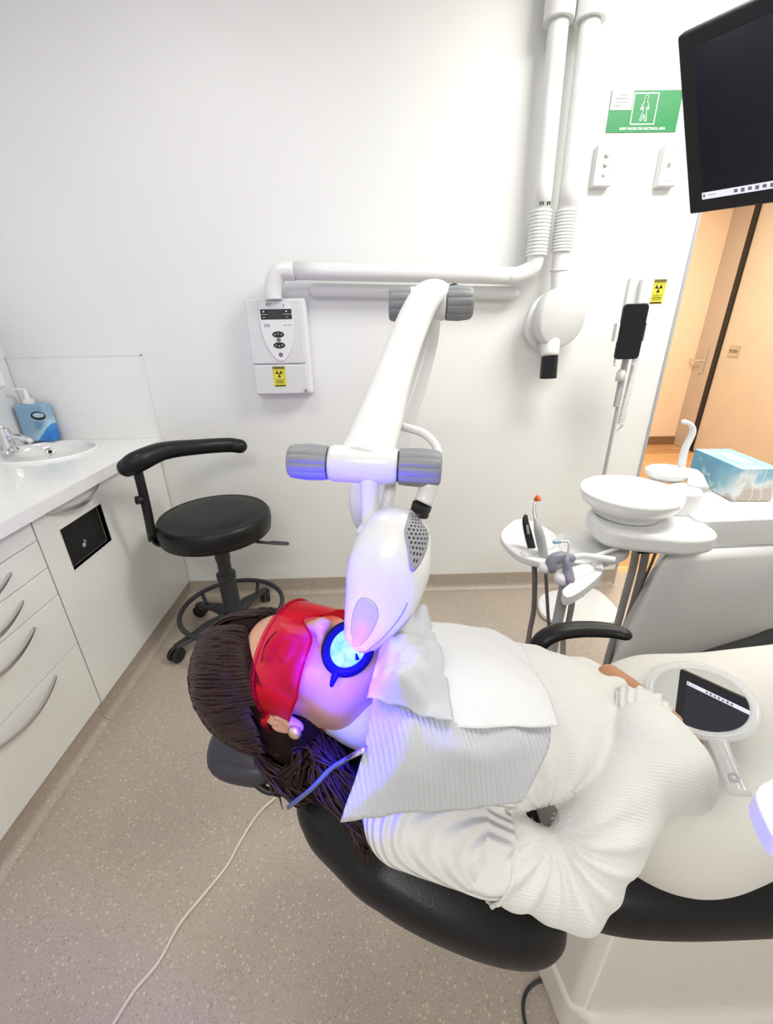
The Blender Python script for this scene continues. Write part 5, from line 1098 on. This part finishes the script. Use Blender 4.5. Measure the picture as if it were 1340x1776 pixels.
def pushout(p, m):
    c_ = HC + HU * .05; d = (p - c_).normalized()
    for _ in range(25):
        if hval(p) > m: break
        p = p + d * .003
    return p
for i in range(ns):
    s = rng.random(); side = 1 if rng.random() < .72 else -1; g = rng.normal(0, 1, 6)
    # hairline start running from the parting (s=0) to the temple and ear (s=1)
    st0 = Vector((side * (.012 + .066 * min(1, s * 1.25)), .088 - .050 * s ** 1.3, .082 - .085 * s ** 1.2)) 
    n0 = (Vector((st0.x - ec.x) / er.x if False else 0) if False else Vector(((st0.x - ec.x) / er.x, (st0.y - ec.y) / er.y, (st0.z - ec.z) / er.z)))
    dA = n0.normalized(); spread = side * (.10 + .75 * s + .05 * g[0])
    dB = Vector((spread * 1.0, .45 - .5 * s, 1.0 - .35 * s)); q_ = rng.random(); dC = Vector((spread * .8 + .15 + .35 * q_, -.35 - .2 * (1 - q_), .85 - .45 * q_)) if side > 0 else Vector((spread * .95 + .12, -.45, .85 - .35 * s)); dD = Vector((.35 + .62 * q_, -.95 + .42 * q_, .10 - .22 * q_)) if side > 0 else Vector((spread * .6 + .2, -.95, .25 - .25 * s)); o_ = .002 + .010 * rng.random()
    P_ = [onell(dA, -.002), onell(dA.lerp(dB.normalized(), .5), o_ * .6), onell(dB, o_), onell(dB.normalized().lerp(dC.normalized(), .5), o_), onell(dC, o_), onell(dD, o_)]
    if side > 0:
        e = P_[-1]; L = .6 + .8 * rng.random(); P_ += [e + Vector((.006 + .004 * g[1], -.012, -.035 * L)), e + Vector((.004 + .010 * g[2], -.030 - .01 * rng.random(), -.075 * L)), e + Vector((-.002 + .012 * g[3], -.052 - .02 * rng.random(), -.105 * L))]
    m_ = .0012 + .0035 * rng.random(); W_ = [Vector(p) for p in smooth_path([hp_(*p) for p in P_], 3)]; W_ = [pushout(p, m_) for p in W_]; k = len(W_); r0 = .0012 + .0012 * rng.random()
    tube(bm, W_, [r0 * .35] + [r0] * (k - 3) + [r0 * .7, r0 * .2], n=2, seg=5, uvl=(uvl, rng.random()))
for i in range(700):   # hair over the near side of the head, above and behind the ear
    t = 1.6 * rng.random(); g = rng.normal(0, 1, 4); m_ = .0012 + .003 * rng.random(); j_ = .04 * g[0]
    P_ = [Vector((.078, .036 - .05 * t, .040 - .012 * t)), onell(Vector((.95, -.05 - .2 * t, .62 - .42 * t + j_))), onell(Vector((.88, -.42 - .1 * t, .42 - .45 * t + j_))), onell(Vector((.66, -.8, .08 - .28 * t + j_)))]
    e = P_[-1]; L = .6 + .7 * rng.random(); P_ += [e + Vector((.004 * g[1], -.014, -.035 * L)), e + Vector((.008 * g[2], -.034, -.075 * L)), e + Vector((-.002 + .010 * g[3], -.055, -.100 * L))]
    W_ = [pushout(Vector(p), m_) for p in smooth_path([hp_(*p) for p in P_], 3)]; k = len(W_); r0 = .0012 + .0012 * rng.random()
    tube(bm, W_, [r0 * .35] + [r0] * (k - 3) + [r0 * .7, r0 * .2], n=2, seg=5, uvl=(uvl, rng.random()))
for i in range(260):   # long hair behind the ear and neck falling past the collar onto the backrest
    g = rng.normal(0, 1, 8); s = rng.random()
    a = hp_(.070 + .006 * g[0], -.035 - .05 * s, .015 - .02 * s); b_ = hp_(.078, -.055 - .05 * s, -.035)
    c = WZ(545 + 34 * s + 6 * g[1], 1300 + 28 * g[2] * .5, .865 - .05 * s); d = WZ(590 + 20 * g[3], 1375 + 12 * g[4], .835 - .02 * s); e = WZ(628 + 12 * g[5], 1440 + 12 * g[6], .80); f = WZ(642 + 14 * g[7], 1478 + 14 * g[3], .775)
    pts = [a, b_, c, d, e, f] if i % 2 else [a, b_, WZ(520 + 20 * s + 5 * g[1], 1310 + 8 * g[2], .84 - .06 * s), WZ(505 + 12 * g[3], 1350 + 5 * g[4], .77), WZ(490 + 9 * g[5], 1372 + 6 * g[6], .73)]
    r0 = .0012 + .0012 * rng.random(); k = len(pts); tube(bm, pts, [r0 * .8] + [r0] * (k - 3) + [r0 * .7, r0 * .2], n=5, seg=5, uvl=(uvl, rng.random()))
hair = obj('hair', bm, M['hair'], person, smooth=True); hair.data.materials.append(mat('hair_underlayer', (.012, .005, .004), .8, spec=.12, bump=(200, .3), var=(60, .4)))
bm = B(); rng2 = np.random.default_rng(3)
ep = hp_(.089, .006, -.036); 
vs = []; lathe(bm, [(0, -.006), (.006, -.005), (.0105, -.001), (.011, .002), (.008, .0055), (.004, .007), (0, .0072)], ep, axis=HR + HF * .15, seg=30)
for v in bm.verts: v.co += (v.co - ep) * (.05 * math.sin(v.co.x * 2500) * math.sin(v.co.z * 2500))
obj('earring', bm, M['gold'], person, smooth=True)
# eyebrows
bm = B()
for s in (-1, 1):
    for k in range(26):
        t = k / 25; p = hp_(s * (.014 + .036 * t), .0955 - .020 * t * t, .026 + .004 * math.sin(t * 2.6)); q = p + (HR * s * .007 + HU * .002 * (1 - t)) * HS; tube(bm, [p, (p + q) / 2 + HF * .0008, q], [.0007, .0006, .0002], n=1, seg=4)
obj('eyebrows', bm, M['hair'], person)
# ------------------------------------------------------------------ goggles
gg = thing('safety_goggles', 'red tinted wraparound safety goggles over the eyes of the woman', 'goggles', hp_(0, .1, 0))
def gsurf(a, u, off=0.): return hp_((.083 + off) * math.sin(a), .030 + (.088 + off) * math.cos(a) - .10 * max(0, u) ** 1.2, u)
bm = B(); na, nu = 64, 12; G = []
for i in range(na + 1):
    a = (-105 + 210 * i / na) * D2; n_ = math.exp(-(a / .20) ** 2); bot = -.040 + .030 * n_ + .018 * max(0, (abs(a) - 1.2)) / .6; tp2 = .030 - .010 * max(0, (abs(a) - 1.2)) / .6
    G.append([bm.verts.new(gsurf(a, tp2 + (bot - tp2) * j / nu)) for j in range(nu + 1)])
for i in range(na):
    for j in range(nu): bm.faces.new((G[i][j], G[i + 1][j], G[i + 1][j + 1], G[i][j + 1]))
tops = [v[0].co.copy() for v in G]; bots = [v[-1].co.copy() for v in G]
o = obj('lens_shield', bm, M['goggle'], gg, smooth=True); sm = o.modifiers.new('th', 'SOLIDIFY'); sm.thickness = .0016
bm = B(); tube(bm, tops, .0026, n=1, seg=8, ry=.0045, up=None); obj('brow_bar', bm, M['goggle'], gg, smooth=True)
bm = B(); tube(bm, bots, .0016, n=1, seg=8); obj('lower_rim', bm, M['goggle'], gg, smooth=True)
for s, e in ((-1, tops[0]), (1, tops[-1])):
    bm = B(); tube(bm, [e - HU * .006, hp_(s * .086, -.005, .018), hp_(s * .084, -.03, .012)], .002, n=4, ry=.006, up=HU); obj('temple_arm', bm, M['goggle'], gg, smooth=True)
# ------------------------------------------------------------------ cheek retractor and glowing disc for the lamp-lit teeth and gel
mc_ = hp_(0, .102, -.070); rax = (HF + HR * .30 - HU * .15).normalized()
mc_ = WY(604, 1126, .478)
ru = HU - rax * HU.dot(rax); ru.normalize(); rv = rax.cross(ru)
rt = thing('cheek_retractor', 'dark blue cheek retractor ring holding the mouth open under the lamp', 'cheek retractor', mc_)
def ringpt(a, ra, rb, h): return mc_ + ru * (ra * math.cos(a)) + rv * (rb * math.sin(a)) + rax * h
bm = B(); tube(bm, [ringpt(2 * PI * k / 40, .031, .036, .004) for k in range(41)], .0065, n=1, seg=12, ry=.010, cap=False); obj('ring', bm, M['bluedark'], rt, smooth=True)
bm = B()
for s in (-1, 1): tube(bm, [ringpt(s * PI / 2, .031, .036 * 1, .006), ringpt(s * PI / 2, .03, .046, .010), ringpt(s * PI / 2, .03, .056, .006)], [.006, .005, .003], n=4, round_end=True)
obj('side_tab', bm, M['bluedark'], rt, smooth=True)
bm = B(); rings = []
for k in range(7):
    f = 1 - k / 6; rings.append([bm.verts.new(ringpt(2 * PI * j / 40, .028 * f, .033 * f, .004 + .007 * (1 - f * f))) for j in range(40)] if k < 6 else [bm.verts.new(ringpt(0, 0, 0, .011))])
for a, b in zip(rings, rings[1:]):
    for j in range(40): bm.faces.new((a[j], a[(j + 1) % 40], b[(j + 1) % 40]) + ((b[j],) if len(b) > 1 else ())) if len(b) > 1 else bm.faces.new((a[j], a[(j + 1) % 40], b[0]))
obj('lit_mouth_disc', bm, M['glow'], rt, smooth=True)  # emissive disc stands for teeth and gel lit by the lamp
bm = B(); n0 = ringpt(PI * 1.0, .022, .0, .010); tube(bm, [ringpt(2.6, .024, .028, .012), ringpt(2.75, .017, .02, .014)], [.003, .0012], n=2, seg=8); obj('bite_notch', bm, M['bluedark'], rt, smooth=True)
ld = bpy.data.lights.new('added_lamp_glow', 'POINT'); ld.energy = GLOW_W; ld.color = (.012, .0, 1.0); ld.shadow_soft_size = .02
lo = bpy.data.objects.new('added_lamp_glow', ld); COL.objects.link(lo); lo.parent = lp; lo.location = WY(584, 1158, .415) - WL[lp]  # unfitted light floating before the lamp tip, added for its blue spill

# ================================================================== paper bib and towel
def net_surface(net, nu=14, m=None, lift=.004, wr=.0):
    rows = [[list(WZ(px, py, z)) for px, py, z in r] for r in net]
    rows = [smooth_path(r, nu) for r in rows]; cols = [smooth_path([r[i] for r in rows], nu) for i in range(len(rows[0]))]
    bm = B(); G = []
    for c in cols:
        L = []
        for p in c:
            x, y, z = p; n_ = wr * noise.noise(Vector((x * 22, y * 22, 3.))) * 1.5 + wr * .5 * noise.noise(Vector((x * 60, y * 60, 1.)))
            z = max(z + n_, max(Vs.top(x + dx, y + dy) for dx, dy in ((0, 0), (.006, 0), (-.006, 0), (0, .006), (0, -.006))) + lift); L.append([x, y, z])
        G.append(L)
    Z = np.array(G)
    for _ in range(2): # smooth only the heights
        z = Z[..., 2].copy(); zz_ = z.copy(); zz_[1:-1, 1:-1] = (z[:-2, 1:-1] + z[2:, 1:-1] + z[1:-1, :-2] + z[1:-1, 2:] + 2 * z[1:-1, 1:-1]) / 6; Z[..., 2] = np.maximum(zz_, z)
    V = [[bm.verts.new(p) for p in L] for L in Z]
    for i in range(len(V) - 1):
        for j in range(len(V[0]) - 1): bm.faces.new((V[i][j], V[i][j + 1], V[i + 1][j + 1], V[i + 1][j]))
    return bm
def solid(o, t=.0012):
    m = o.modifiers.new('th', 'SOLIDIFY'); m.thickness = t; m.offset = 1
bb = thing('dental_bib', 'white ribbed paper bib draped over her near shoulder and chest, tinted violet by the lamp light', 'bib', WZ(740, 1300, .93))
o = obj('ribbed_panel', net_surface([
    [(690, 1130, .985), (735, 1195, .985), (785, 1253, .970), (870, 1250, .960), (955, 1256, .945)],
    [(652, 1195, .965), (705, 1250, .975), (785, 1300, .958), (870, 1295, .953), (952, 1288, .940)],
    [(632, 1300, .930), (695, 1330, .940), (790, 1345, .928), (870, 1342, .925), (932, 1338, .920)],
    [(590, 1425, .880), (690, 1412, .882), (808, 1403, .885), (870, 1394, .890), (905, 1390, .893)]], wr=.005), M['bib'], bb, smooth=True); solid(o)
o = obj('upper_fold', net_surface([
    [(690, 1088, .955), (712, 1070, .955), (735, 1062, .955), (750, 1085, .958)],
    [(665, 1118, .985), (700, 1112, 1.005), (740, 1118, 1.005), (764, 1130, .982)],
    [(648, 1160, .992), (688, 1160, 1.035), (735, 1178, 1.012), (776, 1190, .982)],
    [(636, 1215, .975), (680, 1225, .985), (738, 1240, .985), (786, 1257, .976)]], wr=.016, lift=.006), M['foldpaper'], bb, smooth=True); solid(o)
tw = thing('paper_towel', 'smooth white paper sheet over her chest and far shoulder', 'paper sheet', WZ(840, 1160, .95))
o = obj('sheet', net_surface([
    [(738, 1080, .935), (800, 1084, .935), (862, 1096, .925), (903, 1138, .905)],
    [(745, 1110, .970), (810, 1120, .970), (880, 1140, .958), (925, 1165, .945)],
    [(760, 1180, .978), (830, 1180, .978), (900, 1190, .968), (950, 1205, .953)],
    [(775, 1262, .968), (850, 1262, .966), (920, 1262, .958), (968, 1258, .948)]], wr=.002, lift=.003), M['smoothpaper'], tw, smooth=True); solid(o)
bm = B(); p0, p1, p2, p3 = WZ(540, 1368, .86), WZ(572, 1335, .885), WZ(600, 1317, .905), WZ(633, 1299, .94)
tube(bm, [WZ(500, 1400, .80), p0, p1, p2], .0032, n=6, seg=8); bc_ = obj('bib_cord', bm, mat('blue_lit_grey_cord', (.10, .13, .30), .4, bump=(300, .1)), None, smooth=True); tag(bc_, 'thin grey bib cord, coloured by the blue light, with a metal clip at the bib corner', 'cord')  # grey cord with the lamp's blue light put into its colour
bm = B(); tube(bm, [p2, p3], [.0045, .0055], n=2, seg=8, ry=.0025, up=(0, 0, 1)); obj('bib_clip', bm, M['steel'], bc_, smooth=True)

# ================================================================== hand mirror on the lap
mc = WZ(1212, 1211, .888); Pm = WZ(1184, 1168, .888); Qm = A + down * (MH - .004) + right * .012; nm = ((Vector((0, 0, CAMH)) - Pm).normalized() + (Qm - Pm).normalized()).normalized(); uu = (WZ(1285, 1378, .878) - mc); uu = (uu - nm * uu.dot(nm)).normalized(); vv = nm.cross(uu)
hm = thing('hand_mirror', 'round clear hand mirror lying on her lap, reflecting the dark screen', 'mirror', mc)
RM = .066
bm = B(); tube(bm, [mc + (uu * math.cos(a) + vv * math.sin(a)) * RM for a in [2 * PI * k / 64 for k in range(65)]], .0075, n=1, seg=12, ry=.005, cap=False, up=nm); obj('rim', bm, M['clear'], hm, smooth=True)
bm = B(); lathe(bm, [(0, .0012), (RM - .006, .0012), (RM - .005, 0), (0, 0)], mc, axis=nm, seg=64); obj('mirror_glass', bm, M['mirror'], hm, auto=.5)
bm = B(); lathe(bm, [(0, -.004), (RM - .002, -.004), (RM - .002, -.001), (0, -.001)], mc, axis=nm, seg=64); obj('backing', bm, M['plast'], hm, auto=.5)
bm = B(); h0 = mc + uu * (RM + .002); L_ = (WZ(1286, 1376, .876) - mc).length - RM; h1 = mc + uu * (RM + L_) - nm * .004
tube(bm, [h0, h0.lerp(h1, .3), h0.lerp(h1, .7), h1], [.013, .0115, .012, .0135], n=5, seg=16, ry=.0045, up=nm, round_end=False); obj('handle', bm, M['clear'], hm, smooth=True)
bm = B(); hh = h1 - uu * .018 + nm * .005; lathe(bm, [(.003, .0), (.0065, .0), (.0065, .001), (.003, .001), (.003, 0)], hh, axis=nm, seg=24); obj('hang_hole_ring', bm, M['lgrey'], hm)
